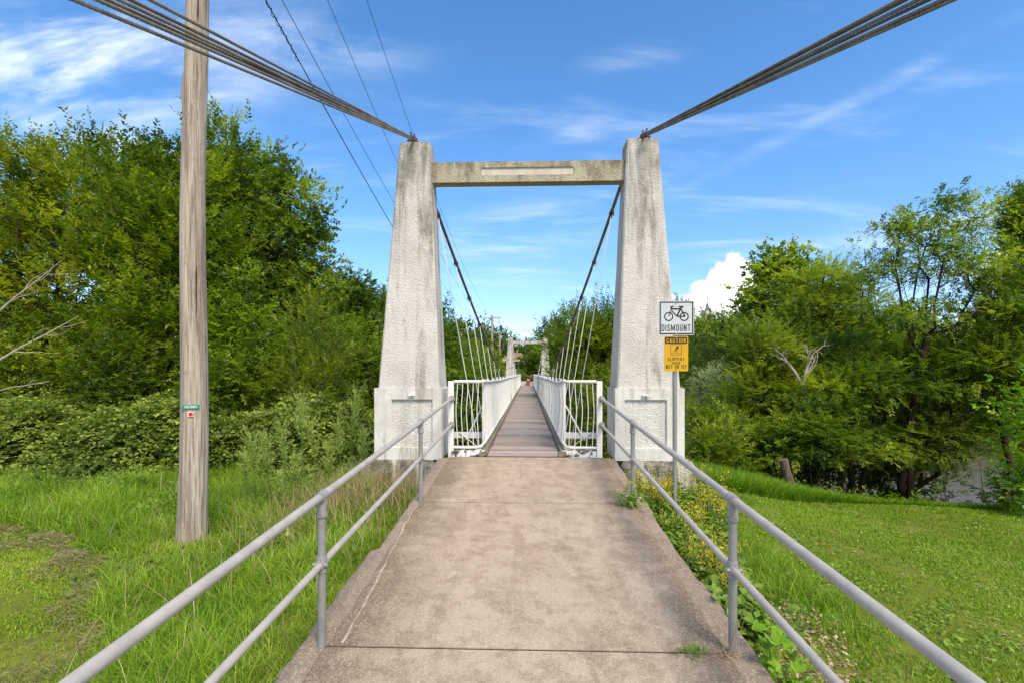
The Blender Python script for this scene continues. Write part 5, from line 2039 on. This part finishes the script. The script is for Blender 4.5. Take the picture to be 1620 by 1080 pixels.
# clover and plantain leaves in the lawn
n = 26000
x, y = scatter(g, n, 1.6, 13, 1.3, 9.3, 1.2)
pn = np.sin(x * 2.9 + 1.3 * np.sin(y * 2.2)) * np.cos(y * 3.1 - x * .9)
keep = (x < y * 1.12 + 1.0) & (g.uniform(0, 1, n) < sstep(-.2, .7, pn)) & ~((x < 2.4) & (y < 4.6))
x, y = x[keep], y[keep]
n = len(x)
P = np.stack([x, y, ground_z(x, y) + g.uniform(.015, .05, n)], 1)
V, F = leaf_quads(P, g.normal(0, 1, (n, 3)) * (1, 1, .2), np.array([0, 0, 1.0]) + g.normal(0, .25, (n, 3)), g.uniform(.025, .055, n), g.uniform(.02, .042, n), fold=.05)
o = fast('clover', V, F, G['clover'], tint=np.repeat(np.clip(.5 + g.normal(0, .2, n), 0, 1), 4))
tag(o, 'patches of broad clover leaves in the lawn', 'clover', kind='stuff')
# dry leaf litter on the lawn
n = 1500
x, y = scatter(g, n, 1.6, 12, 1.4, 9.8, 1.1)
P = np.stack([x, y, ground_z(x, y) + .05], 1)
V, F = leaf_quads(P, g.normal(0, 1, (n, 3)) * (1, 1, .2), np.array([0, 0, 1.0]) + g.normal(0, .3, (n, 3)), g.uniform(.02, .045, n), g.uniform(.01, .025, n))
o = fast('leaf_litter', V, F, G['hay'], tint=np.repeat(g.uniform(.3, 1, n), 4))
tag(o, 'scattered dry leaves lying on the lawn', 'leaves', kind='stuff')
# longer fringe along the far side of the lawn
n = 60000
x = g.uniform(1.5, 13, n)
ye = np.interp(x, [1.5, 3.5, 6, 9, 13], [8.0, 8.6, 9.6, 9.9, 10.2])
y = ye + g.uniform(-.1, 1.0, n) * np.interp(x, [1.5, 4, 7, 13], [1.1, 1.0, .5, .45])
keep = (np.hypot(x - 2.05, y - 8.1) > .62)
x, y = x[keep], y[keep]
n = len(x)
blades(g, x, y, np.interp(x, [1.5, 4, 6, 7, 13], [.33, .36, .26, .17, .15]) * g.uniform(.6, 1.3, n), .0075 + .0008 * y, g.uniform(.2, 1.0, n), 'tall', 'long_grass',
       'long lush grass fringing the far edge of the lawn', .28 + g.normal(0, .15, n), segs=3)
# wood-chip mulch beside the ramp
n = 6000
x = g.uniform(1.37, 2.5, n)
y = g.uniform(1.3, 4.5, n)
keep = x < 2.0 + .2 * np.sin(y * 2.1) + g.normal(0, .08, n)
x, y = x[keep], y[keep]
n = len(x)
P = np.stack([x, y, ground_z(x, y) + g.uniform(.0, .035, n)], 1)
V, F = leaf_quads(P, g.normal(0, 1, (n, 3)) * (1, 1, .25), np.array([0, 0, 1.0]) + g.normal(0, .4, (n, 3)), g.uniform(.02, .055, n), g.uniform(.012, .028, n), fold=.03)
o = fast('wood_chips', V, F, G['chips'], tint=np.repeat(g.uniform(0, 1, n), 4))
tag(o, 'reddish wood-chip mulch in the bed right of the ramp', 'mulch', kind='stuff')
# sparse grass in that bed and green weeds close to the ramp's right side
n = 16000
x = g.uniform(1.40, 2.6, n)
y = g.uniform(1.3, 8.2, n)
dens = np.where(y < 3.9, .42, .95)
keep = (g.uniform(0, 1, n) < dens)
x, y = x[keep], y[keep]
n = len(x)
blades(g, x, y, g.uniform(.04, .20, n) * np.where(y < 3.9, .8, 1.2), .0045 + .0008 * y, g.uniform(.2, 1.2, n), 'tall', 'bed_grass', 'thin grass growing in the weedy bed right of the ramp', .35 + g.normal(0, .2, n), segs=3)
# bank vegetation that covers the slope to the water on both sides
n = 26000
x = g.uniform(-30, 32, n)
y = np.where(x < 0, g.uniform(12.4, 18, n), g.uniform(9.7, 16.5, n))
y = np.where(np.abs(x) < 3.2, g.uniform(8.7, 14, n), y)
z = ground_z(x, y)
keep = (z > -3.2) & ~((x / y > .82) & (x / y < .97) & (g.uniform(0, 1, n) < .93))
x, y, z = x[keep], y[keep], z[keep]
P = np.stack([x, y, z + .02], 1)
D = g.normal(0, .6, P.shape)
D[:, 2] = 1
V, F, T = sprays(g, P, D, .5, 7, .12, .4, droop=.25, flat=.3, tint=.3 + .2 * np.sin(x) + g.normal(0, .14, len(x)))
o = fast('bank_growth', V, F, G['mid'], tint=T)
tag(o, 'weeds and low plants covering the near river bank', 'weeds', kind='stuff')
n = 22000
x = g.uniform(-60, 110, n)
y = g.uniform(42, 56, n)
z = ground_z(x, y)
keep = (z > -3.2) & ((np.abs(x) > 3) | (y < 51)) & (np.abs(x + .07) > 1.1)
x, y, z = x[keep], y[keep], z[keep]
P = np.stack([x, y, z], 1)
D = g.normal(0, .5, P.shape)
D[:, 2] = 1
V, F, T = sprays(g, P, D, 1.1, 7, .3, .4, droop=.25, flat=.3, tint=.35 + .2 * np.sin(x * .4) + g.normal(0, .14, len(x)))
o = fast('bank_growth', V, F, G['olive'], tint=T)
tag(o, 'rough low plants covering the river bank on the far side', 'weeds', kind='stuff')


# ------------------------------------------------------------------ single weeds
def merge(parts):
    V = np.concatenate([p[0] for p in parts])
    off = 0
    Fs = []
    for p in parts:
        Fs.append(p[1] + off)
        off += len(p[0])
    T = np.concatenate([p[2] for p in parts])
    return V, np.concatenate(Fs), T


def weed_tall(x, y, h, seed, label, group, bushy=1.0, lean=0):
    """fleabane: tall stem, narrow leaves all along it, and a plume of pale buds"""
    g = np.random.default_rng(seed)
    z = gz(x, y)
    root = empty('tall_weed', (x, y, z), label, 'weed', group)
    n = 14
    ln = np.array([lean + g.normal(0, .06), g.normal(0, .06), 0])
    pts = [np.array((x, y, z)) + np.array((0, 0, h)) * (i / n) + ln * (i / n) ** 2 * h for i in range(n + 1)]
    MB().tube(pts, list(np.linspace(.008, .0025, n + 1)), 5).build('stem', G_STEM, root)
    pts = np.array(pts)
    m_ = int(70 * bushy * h)
    f = g.uniform(.08, .75, m_)
    P = np.stack([np.interp(f, np.linspace(0, 1, n + 1), pts[:, k]) for k in range(3)], 1)
    an = g.uniform(0, 2 * np.pi, m_)
    D = np.stack([np.cos(an), np.sin(an), g.uniform(.2, .9, m_)], 1)
    L = .11 * (1 - .5 * f) * g.uniform(.7, 1.3, m_)
    V, F = leaf_quads(P, D, np.array([0, 0, 1.0]) + g.normal(0, .3, (m_, 3)), L, L * .16)
    T = np.repeat(np.clip(.4 + g.normal(0, .15, m_), 0, 1), 4)
    # plume
    S = int(52 * bushy)
    f = g.uniform(.55, 1, S)
    P = np.stack([np.interp(f, np.linspace(0, 1, n + 1), pts[:, k]) for k in range(3)], 1)
    an = g.uniform(0, 2 * np.pi, S)
    D = np.stack([np.cos(an), np.sin(an), g.uniform(1.0, 2.0, S)], 1)
    V2, F2, T2 = sprays(g, P, D, .20 * bushy * h ** .5, 22, .026, .5, 0, .2, .92 + g.normal(0, .1, S))
    V, F, T = merge([(V, F, T), (V2, F2, T2)])
    fast('foliage', V, F, G['flea'], root, tint=T)
    return root


G_STEM = plain('green_stem', (.13, .17, .05), .7)
S_DRY = plain('dry_stem', (.33, .24, .14), .8)
FG = 'tall plumed weeds left of the ramp'
sides = [(405, 6.9, 1.20, 'leftmost dense plumed weed, right of the near power pole'), (425, 7.4, 1.15, 'second plumed weed beside the leftmost dense one'),
         (478, 8.4, 1.70, 'tallest spire-topped weed before the feathery shrub'), (452, 8.0, 1.3, 'medium plumed weed left of the tallest spire'),
         (500, 8.1, 1.3, 'medium plumed weed right of the tallest spire'), (553, 8.9, 1.75, 'pale wide-plumed weed close to the left pillar'),
         (540, 8.8, 1.2, 'short brown-topped weed below the pale wide plume'), (520, 7.9, .95, 'low weed midway between pole and pillar'),
         (570, 8.6, 1.0, 'low weed at the outer foot of the left pillar'), (390, 7.5, .80, 'small weed at the right foot of the near power pole'),
         (440, 6.7, .70, 'short green weed in front of the plumed ones'), (465, 7.4, .85, 'slim green weed in front of the tallest spire')]
for i, (px, Y, h, lab) in enumerate(sides):
    weed_tall(PX(px, Y), Y, h, 300 + i, lab, FG, bushy=1.6 if i in (0, 5, 2) else 1.15)
# extra stems around each to thicken the stand: unlabelled mass of the same weed
parts = []
g = np.random.default_rng(77)
n = 110
y = g.uniform(6.6, 9.8, n)
px = g.uniform(385, 585, n)
xs = np.array([PX(a, b_) for a, b_ in zip(px, y)])
S = n * 6
idx = np.repeat(np.arange(n), 6)
P = np.stack([xs[idx] + g.normal(0, .05, S), y[idx] + g.normal(0, .05, S), ground_z(xs[idx], y[idx]) + g.uniform(0, .32, S)], 1)
D = g.normal(0, .25, (S, 3))
D[:, 2] = 1
V, F, T = sprays(g, P, D, .35, 16, .06, .18, 0, .3, .35 + g.normal(0, .18, S))
o = fast('weed_undergrowth', V, F, G['flea'], tint=T)
tag(o, 'thick low weeds between the power pole and the left pillar', 'weeds', kind='stuff')

# dead thin stalks in front of the left plinth
DG = 'thin dead stalks before the left plinth'
g = np.random.default_rng(78)
for i, (px, Y, h, lab) in enumerate(((612, 7.1, .95, 'leftmost thin dead stalk before the left plinth'), (628, 7.2, 1.05, 'second thin dead stalk before the left plinth'),
                                     (640, 7.0, .75, 'third thin dead stalk before the left plinth'), (655, 7.25, .8, 'rightmost thin dead stalk before the left plinth'))):
    x = PX(px, Y)
    z = gz(x, Y)
    mb = MB()
    p = np.array((x, Y, z))
    top = p + np.array((g.normal(0, .08), 0, h))
    mb.tube([p, (p + top) / 2 + (g.normal(0, .03), 0, 0), top], [.004, .003, .0015], 5)
    for k in range(16):
        f = g.uniform(.25, .95)
        q = p + (top - p) * f
        an = g.uniform(0, 6.28)
        e = q + np.array((math.cos(an) * .16, math.sin(an) * .10, g.uniform(.08, .25))) * (1.2 - f * .5)
        mb.tube([q, (q + e) / 2 + (0, 0, -.015), e], [.002, .0016, .001], 4)
    tag(mb.build('dead_stalk', S_DRY), lab, 'weed', DG)


def mustard(x, y, h, seed, label, group):
    g = np.random.default_rng(seed)
    z = gz(x, y)
    root = empty('yellow_flower_plant', (x, y, z), label, 'wildflower', group)
    mb = MB()
    fl = []
    lv = []
    for s in range(5):
        an = g.uniform(0, 6.28)
        sp = g.uniform(.05, .30) * h
        p = np.array((x + g.normal(0, .02), y + g.normal(0, .02), z))
        t = p + np.array((math.cos(an) * sp, math.sin(an) * sp, h * g.uniform(.7, 1.05)))
        mid_ = (p + t) / 2 + np.array((math.cos(an) * .03, 0, .02))
        mb.tube([p, mid_, t], [.0035, .0028, .0015], 4, caps=False)
        for k in range(5):
            f = g.uniform(.45, 1)
            q = mid_ + (t - mid_) * (f * 2 - 1) if f > .5 else p + (mid_ - p) * f * 2
            a2 = g.uniform(0, 6.28)
            e = q + np.array((math.cos(a2), math.sin(a2), 1.3)) * g.uniform(.04, .13) * h
            mb.tube([q, e], [.0016, .001], 4, caps=False)
            for j in range(3):
                fl.append(e + g.normal(0, .010, 3))
        for k in range(4):
            lv.append(p + (mid_ - p) * g.uniform(.05, 1))
    mb.build('stems', G_STEM, root)
    fl = np.array(fl)
    n = len(fl)
    V, F = leaf_quads(np.repeat(fl, 4, 0), g.normal(0, 1, (n * 4, 3)) * (1, 1, .4), np.array([0, 0, 1.0]) + g.normal(0, .3, (n * 4, 3)), g.uniform(.007, .012, n * 4), g.uniform(.006, .010, n * 4))
    fo = fast('flowers', V, F, G['yellow'], root, tint=np.repeat(g.uniform(0, 1, n * 4), 4))
    fo['kind'] = 'stuff'
    lv = np.array(lv)
    n = len(lv)
    V, F = leaf_quads(lv, g.normal(0, 1, (n, 3)) * (1, 1, .3), np.array([0, 0, 1.0]) + g.normal(0, .3, (n, 3)), g.uniform(.05, .11, n), g.uniform(.02, .045, n))
    fast('leaves', V, F, G['clover'], root, tint=np.repeat(np.clip(.3 + g.normal(0, .2, n), 0, 1), 4))
    return root


g = np.random.default_rng(79)
YG = 'yellow flowering weeds crowding the right side of the ramp'
k = 0
protos = []
while k < 58:
    y = g.uniform(3.9, 7.9)
    wmax = np.interp(y, [3.9, 5, 6.5, 8.0], [.25, .65, 1.15, 1.6])
    x = 1.46 + g.uniform(0, 1) * wmax
    if (y > 7.3 and x < 2.8) and g.uniform() < .6:
        continue
    h = g.uniform(.28, .58) * np.interp(y, [3.9, 5.5, 8], [.75, 1.0, 1.25])
    if k < 9:
        protos.append((mustard(x, y, h, 400 + k, 'thin-stemmed yellow flowering weed in the crowd right of the ramp', YG), h))
    else:
        src, h0 = protos[k % 9]
        c = copy_tree(src)
        c.location = (x, y, gz(x, y))
        c.rotation_euler = (0, 0, g.uniform(0, 6.28))
        s_ = h / h0
        c.scale = (s_, s_, s_)
    k += 1
# broad green leaves beneath the flowers
n = 5200
y = 3.3 + 4.6 * g.uniform(0, 1, n)
x = 1.40 + g.uniform(0, 1, n) * np.interp(y, [3.3, 5, 6.5, 8.0], [.25, .7, 1.1, 1.5])
P = np.stack([x, y, ground_z(x, y) + g.uniform(.02, .20, n)], 1)
V, F = leaf_quads(P, g.normal(0, 1, (n, 3)) * (1, 1, .3), np.array([0, 0, 1.0]) + g.normal(0, .35, (n, 3)), g.uniform(.04, .10, n), g.uniform(.03, .07, n), fold=.08)
o = fast('broad_weeds', V, F, G['clover'], tint=np.repeat(np.clip(.28 + g.normal(0, .18, n), 0, 1), 4))
tag(o, 'low broad-leaved weeds beneath the yellow flowers', 'weeds', kind='stuff')


def leafy(name, label, cat, base, n, sx_, sy_, sz_, L, mat, seed, wr=.9, up=.3, t0=.5):
    g = np.random.default_rng(seed)
    P = np.array(base) + g.normal(0, 1, (n, 3)) * (sx_, sy_, sz_) * .5
    P[:, 2] = base[2] + np.abs(g.uniform(0, 1, n)) * sz_
    D = g.normal(0, 1, (n, 3))
    D[:, 2] = D[:, 2] * .4 + up
    root = empty(name, tuple(base), label, cat)
    Ls = L * g.uniform(.6, 1.3, n)
    # three-lobed leaves: a middle kite and one to each side
    U_ = np.array([0, -.5, .8]) + g.normal(0, .3, (n, 3))
    S_ = unit(np.cross(unit(D), U_))
    parts = []
    for a, sc in ((0, 1), (.9, .75), (-.9, .75)):
        V, F = leaf_quads(P, unit(D) + S_ * a, U_, Ls * sc, Ls * sc * wr * .6, fold=.06)
        parts.append((V, F, np.repeat(np.clip(t0 + g.normal(0, .16, n), 0, 1), 4)))
    V, F, T = merge(parts)
    fast('leaves', V, F, G[mat], root, tint=T)
    mb = MB()
    for k in range(5):
        q = P[g.integers(0, n)]
        mb.tube([np.array(base), (np.array(base) + q) / 2 + g.normal(0, .01, 3), q], [.004, .003, .002], 5)
    mb.build('stems', G_STEM, root)
    return root


leafy('creeper', 'bright green lobed-leaf creeper at the foot of the nearest right handrail post', 'creeper', (1.44, 2.86, .06), 60, .13, .16, .36, .075, 'vine', 501, t0=.55)
leafy('creeper', 'leafy green weed growing against the ramp edge behind the nearest right post', 'creeper', (1.47, 3.6, .04), 40, .14, .35, .30, .075, 'clover', 502, t0=.35)
leafy('creeper', 'yellowing leaves at the bottom edge, outside the right handrail', 'creeper', (1.62, 2.35, .03), 26, .16, .18, .12, .07, 'vine', 503, t0=.95)
leafy('creeper', 'broad-leaved weed in the mulch right of the nearest right post', 'creeper', (1.9, 3.5, .02), 30, .22, .18, .24, .07, 'vine', 504, wr=.5, up=.9, t0=.2)
leafy('creeper', 'green weed growing over the ramp around the second right handrail post', 'creeper', (1.16, 5.52, .40), 46, .16, .14, .16, .055, 'clover', 505, t0=.35)
mustard(1.17, 5.5, .38, 431, 'yellow flowering weed rooted on the ramp by the second right handrail post', None).location = (1.17, 5.5, ramp_z(5.5) - .01)
leafy('creeper', 'creeper poking through the left balustrade half way along the footbridge', 'creeper', (-.73, 21.0, .60), 26, .03, .45, .75, .035, 'vine', 506, t0=.15)
for i, (px, Y, n_, w_, h_, L_, t_, lab) in enumerate(((110, 8.6, 260, 1.1, .55, .085, .25, 'dark leafy weed clump rising from the grass at the left, before the brambles'),
        (195, 8.2, 160, .8, .38, .08, .3, 'smaller dark leafy weed clump left of the near power pole'),
        (225, 4.9, 70, .5, .22, .06, .3, 'low leafy weed beside the heaped grass clippings'),
        (255, 7.0, 90, .5, .3, .07, .35, 'leafy weed in the long grass just left of the near power pole'),
        (420, 5.4, 80, .5, .3, .06, .4, 'leafy weed in the long grass under the left handrail'))):
    x_ = PX(px, Y)
    leafy('leafy_weed', lab, 'weed', (x_, Y, gz(x_, Y)), n_, w_, w_ * .6, h_, L_, 'clover' if i % 2 else 'bramble', 520 + i, t0=t_)
# tuft in the joint and dry stems by the post
g = np.random.default_rng(81)
root = empty('joint_weed', (.98, 2.96, .213), 'small flat grey-green weed in the slab joint left of the nearest right post', 'weed')
n = 70
an = g.uniform(0, 6.28, n)
P = np.array((.98, 2.93, .222)) + np.stack([np.cos(an) * .02, np.sin(an) * .02, g.uniform(0, .01, n)], 1) + np.repeat(g.normal(0, .035, (7, 3)) * (1.3, .4, .0), 10, 0)
V, F = leaf_quads(P, np.stack([np.cos(an), np.sin(an), g.uniform(.1, .6, n)], 1), np.array([[0, 0, 1.0]]) + g.normal(0, .1, (n, 3)), g.uniform(.03, .065, n), g.uniform(.006, .012, n))
fast('leaves', V, F, G['flea'], root, tint=np.repeat(g.uniform(.3, .7, n), 4))
root = empty('dry_tuft', (1.18, 2.93, .21), 'tuft of dry grass stems leaning at the foot of the nearest right post', 'grass tuft')
n = 34
mb = MB()
for i in range(n):
    an = g.uniform(0, 6.28)
    l = g.uniform(.06, .16)
    p = np.array((1.185 + g.normal(0, .03), 2.93 + g.normal(0, .02), .212))
    up_ = g.uniform(.05, .4) if i > 6 else 2.5
    e = p + np.array((math.cos(an) * l, math.sin(an) * l * .5, l * up_))
    mb.tube([p, (p + e) / 2 + (0, 0, .02), e], [.0016, .0013, .0006], 4)
mb.build('stems', S_DRY, root)

# ------------------------------------------------------------------ far buildings and small things at the far end
M['roof_tile'] = plain('roof_tile', (.27, .155, .11), .9, 0, .3, 3)
M['brick'] = plain('brick_red', (.30, .09, .05), .9, 0, .3, 8)
M['wall_pale'] = plain('wall_pale', (.55, .50, .43), .9, 0, .1, 3)
M['wall_white'] = plain('wall_white', (.74, .73, .70), .8, 0, .06, 2)
M['glass'] = plain('dark_glass', (.03, .035, .04), .15, 0, .1)
M['slate'] = plain('slate', (.13, .14, .16), .7, 0, .2)
M['wood_fence'] = plain('wood_fence', (.25, .21, .17), .9, 0, .2, 6)
HY = 66
x0, x1 = PX(797, HY), PX(831, HY)
zg = gz(-1, HY)
zE = PZ(815, 569, HY)
zR = PZ(815, 556, HY)
hs = empty('brick_house', ((x0 + x1) / 2, HY, zg), 'distant house with a terracotta tiled roof seen beyond the far portal', 'house')
MB().box(x0, x1, HY, HY + 8, zg - .4, zE).build('wall', M['wall_pale'], hs)
k = MB()
k.add([(x0 - .6, HY - .8, zE - .02), (x1 + .6, HY - .8, zE - .02), (x1 + .6, HY + 8.6, zE - .02), (x0 - .6, HY + 8.6, zE - .02), (x0 + 1.0, HY + 3.6, zR), (x1 - .6, HY + 3.6, zR)],
      [(0, 1, 5, 4), (1, 2, 5), (2, 3, 4, 5), (3, 0, 4), (3, 2, 1, 0)])
k.build('roof', M['roof_tile'], hs)
MB().box(x0 - .6, x1 + .6, HY - .86, HY - .80, zE - .2, zE + .02).build('gutter', M['wall_white'], hs)
MB().box(x0 + .0, x0 + 1.0, HY - .03, HY, zg, zE - .25).build('brick_panel', M['brick'], hs)
for xx in (-1.5, -.9, .1):
    w_ = MB().box(xx - .25, xx + .25, HY - .05, HY - .001, zE - 1.3, zE - .35).build('window', M['wall_white'], hs)
    MB().box(xx - .2, xx + .2, HY - .055, HY - .051, zE - 1.25, zE - .4).build('pane', M['glass'], w_)
for xx in (-1.9, -.5):
    MB().box(xx - .06, xx + .06, HY - .75, HY - .63, zg, zE - .03).build('verandah_post', M['wall_white'], hs)
k = MB()
xx = PX(778, 62)
for i in range(30):
    k.box(xx + i * .15, xx + i * .15 + .14, 62, 62.02, gz(xx, 62) - .2, PZ(790, 588, 62))
tag(k.build('paling_fence', M['wood_fence']), 'grey paling fence left of the far portal', 'fence')
# low pale wall and the rust-red box at the end of the path
xA, xB = PX(824.5, 53.6), PX(845, 53.6)
MBw = MB().box(xA, PX(833, 53.6), 53.6, 53.8, .3, PZ(830, 602.5, 53.6))
tag(MBw.build('low_wall', M['wall_pale']), 'low cream wall left of the red box at the far end of the deck', 'wall')
MBw = MB().box(PX(838.6, 53.6), PX(843, 53.6), 53.6, 53.8, .3, PZ(840, 603, 53.6))
tag(MBw.build('low_wall', M['wall_pale']), 'short cream wall right of the red box at the far end of the deck', 'wall')
rb = empty('red_box', (PX(835.8, 53.0), 53, .5), 'small rust-red box standing at the far end of the deck', 'box')
xa, xb = PX(833.8, 53), PX(838, 53)
MB().box(xa, xb, 53, 53.28, .45, PZ(836, 600.5, 53)).build('body', M['brick'], rb, bevel=.02)
MB().box(xa - .03, xb + .03, 52.97, 53.31, PZ(836, 600.5, 53), PZ(836, 599.6, 53)).build('lid', M['wall_white'], rb)
o = MB().box(-2.2, 2.2, 52.25, 60, .30, .545)
tag(o.build('far_path', M['concrete']), kind='structure')

# white building behind the weeping tree
WY = 44
xa, xb = PX(1080, WY), PX(1130, WY)
zg = gz(xa, WY) - 1
wb = empty('white_building', ((xa + xb) / 2, WY, 0), 'white-walled building glimpsed behind the weeping tree', 'building')
z1 = PZ(1090, 582, WY + 14)
MB().box(xa, xb, WY + 14, WY + 20, 0, z1).build('wall', M['wall_white'], wb)
k = MB()
k.add([(xa - .3, WY + 13.6, z1 + .003), (xb + .3, WY + 13.6, z1 + .003), (xb + .3, WY + 20.4, z1 + .003), (xa - .3, WY + 20.4, z1 + .003), ((xa + xb) / 2, WY + 13.6, z1 + 1.6), ((xa + xb) / 2, WY + 20.4, z1 + 1.6)],
      [(0, 1, 4), (1, 2, 5, 4), (2, 3, 5), (3, 0, 4, 5), (3, 2, 1, 0)])
k.build('roof', M['wall_white'], wb)
w_ = MB().box((xa + xb) / 2 - .5, (xa + xb) / 2 + .5, WY + 13.95, WY + 13.999, z1 - 1.8, z1 - .6).build('window', M['slate'], wb)
MB().box((xa + xb) / 2 - .42, (xa + xb) / 2 + .42, WY + 13.94, WY + 13.948, z1 - 1.72, z1 - .68).build('pane', M['glass'], w_)
# church spire on the hill
PY_ = 230
sx_ = PX(1119, PY_)
zb = gz(sx_, PY_)
zt = PZ(1119, 468, PY_)
cs = empty('church_tower', (sx_, PY_, zb), 'thin pointed church spire rising above the distant trees', 'church spire')
zm = PZ(1119, 492, PY_)
MB().prism([(sx_ - 2, PY_ - 2), (sx_ + 2, PY_ - 2), (sx_ + 2, PY_ + 2), (sx_ - 2, PY_ + 2)], zb - 1, zm).build('tower', M['wall_pale'], cs)
MB().prism([(sx_ - .9, PY_ - .9), (sx_ + .9, PY_ - .9), (sx_ + .9, PY_ + .9), (sx_ - .9, PY_ + .9)], zm, zt - 3.2,
           [(sx_ - .12, PY_ - .12), (sx_ + .12, PY_ - .12), (sx_ + .12, PY_ + .12), (sx_ - .12, PY_ + .12)]).build('spire', M['slate'], cs)
k = MB().tube([(sx_, PY_, zt - 3.3), (sx_, PY_, zt)], .12, 6)
k.box(sx_ - .7, sx_ + .7, PY_ - .1, PY_ + .1, zt - 1.2, zt - .95)
k.build('cross', M['slate'], cs)
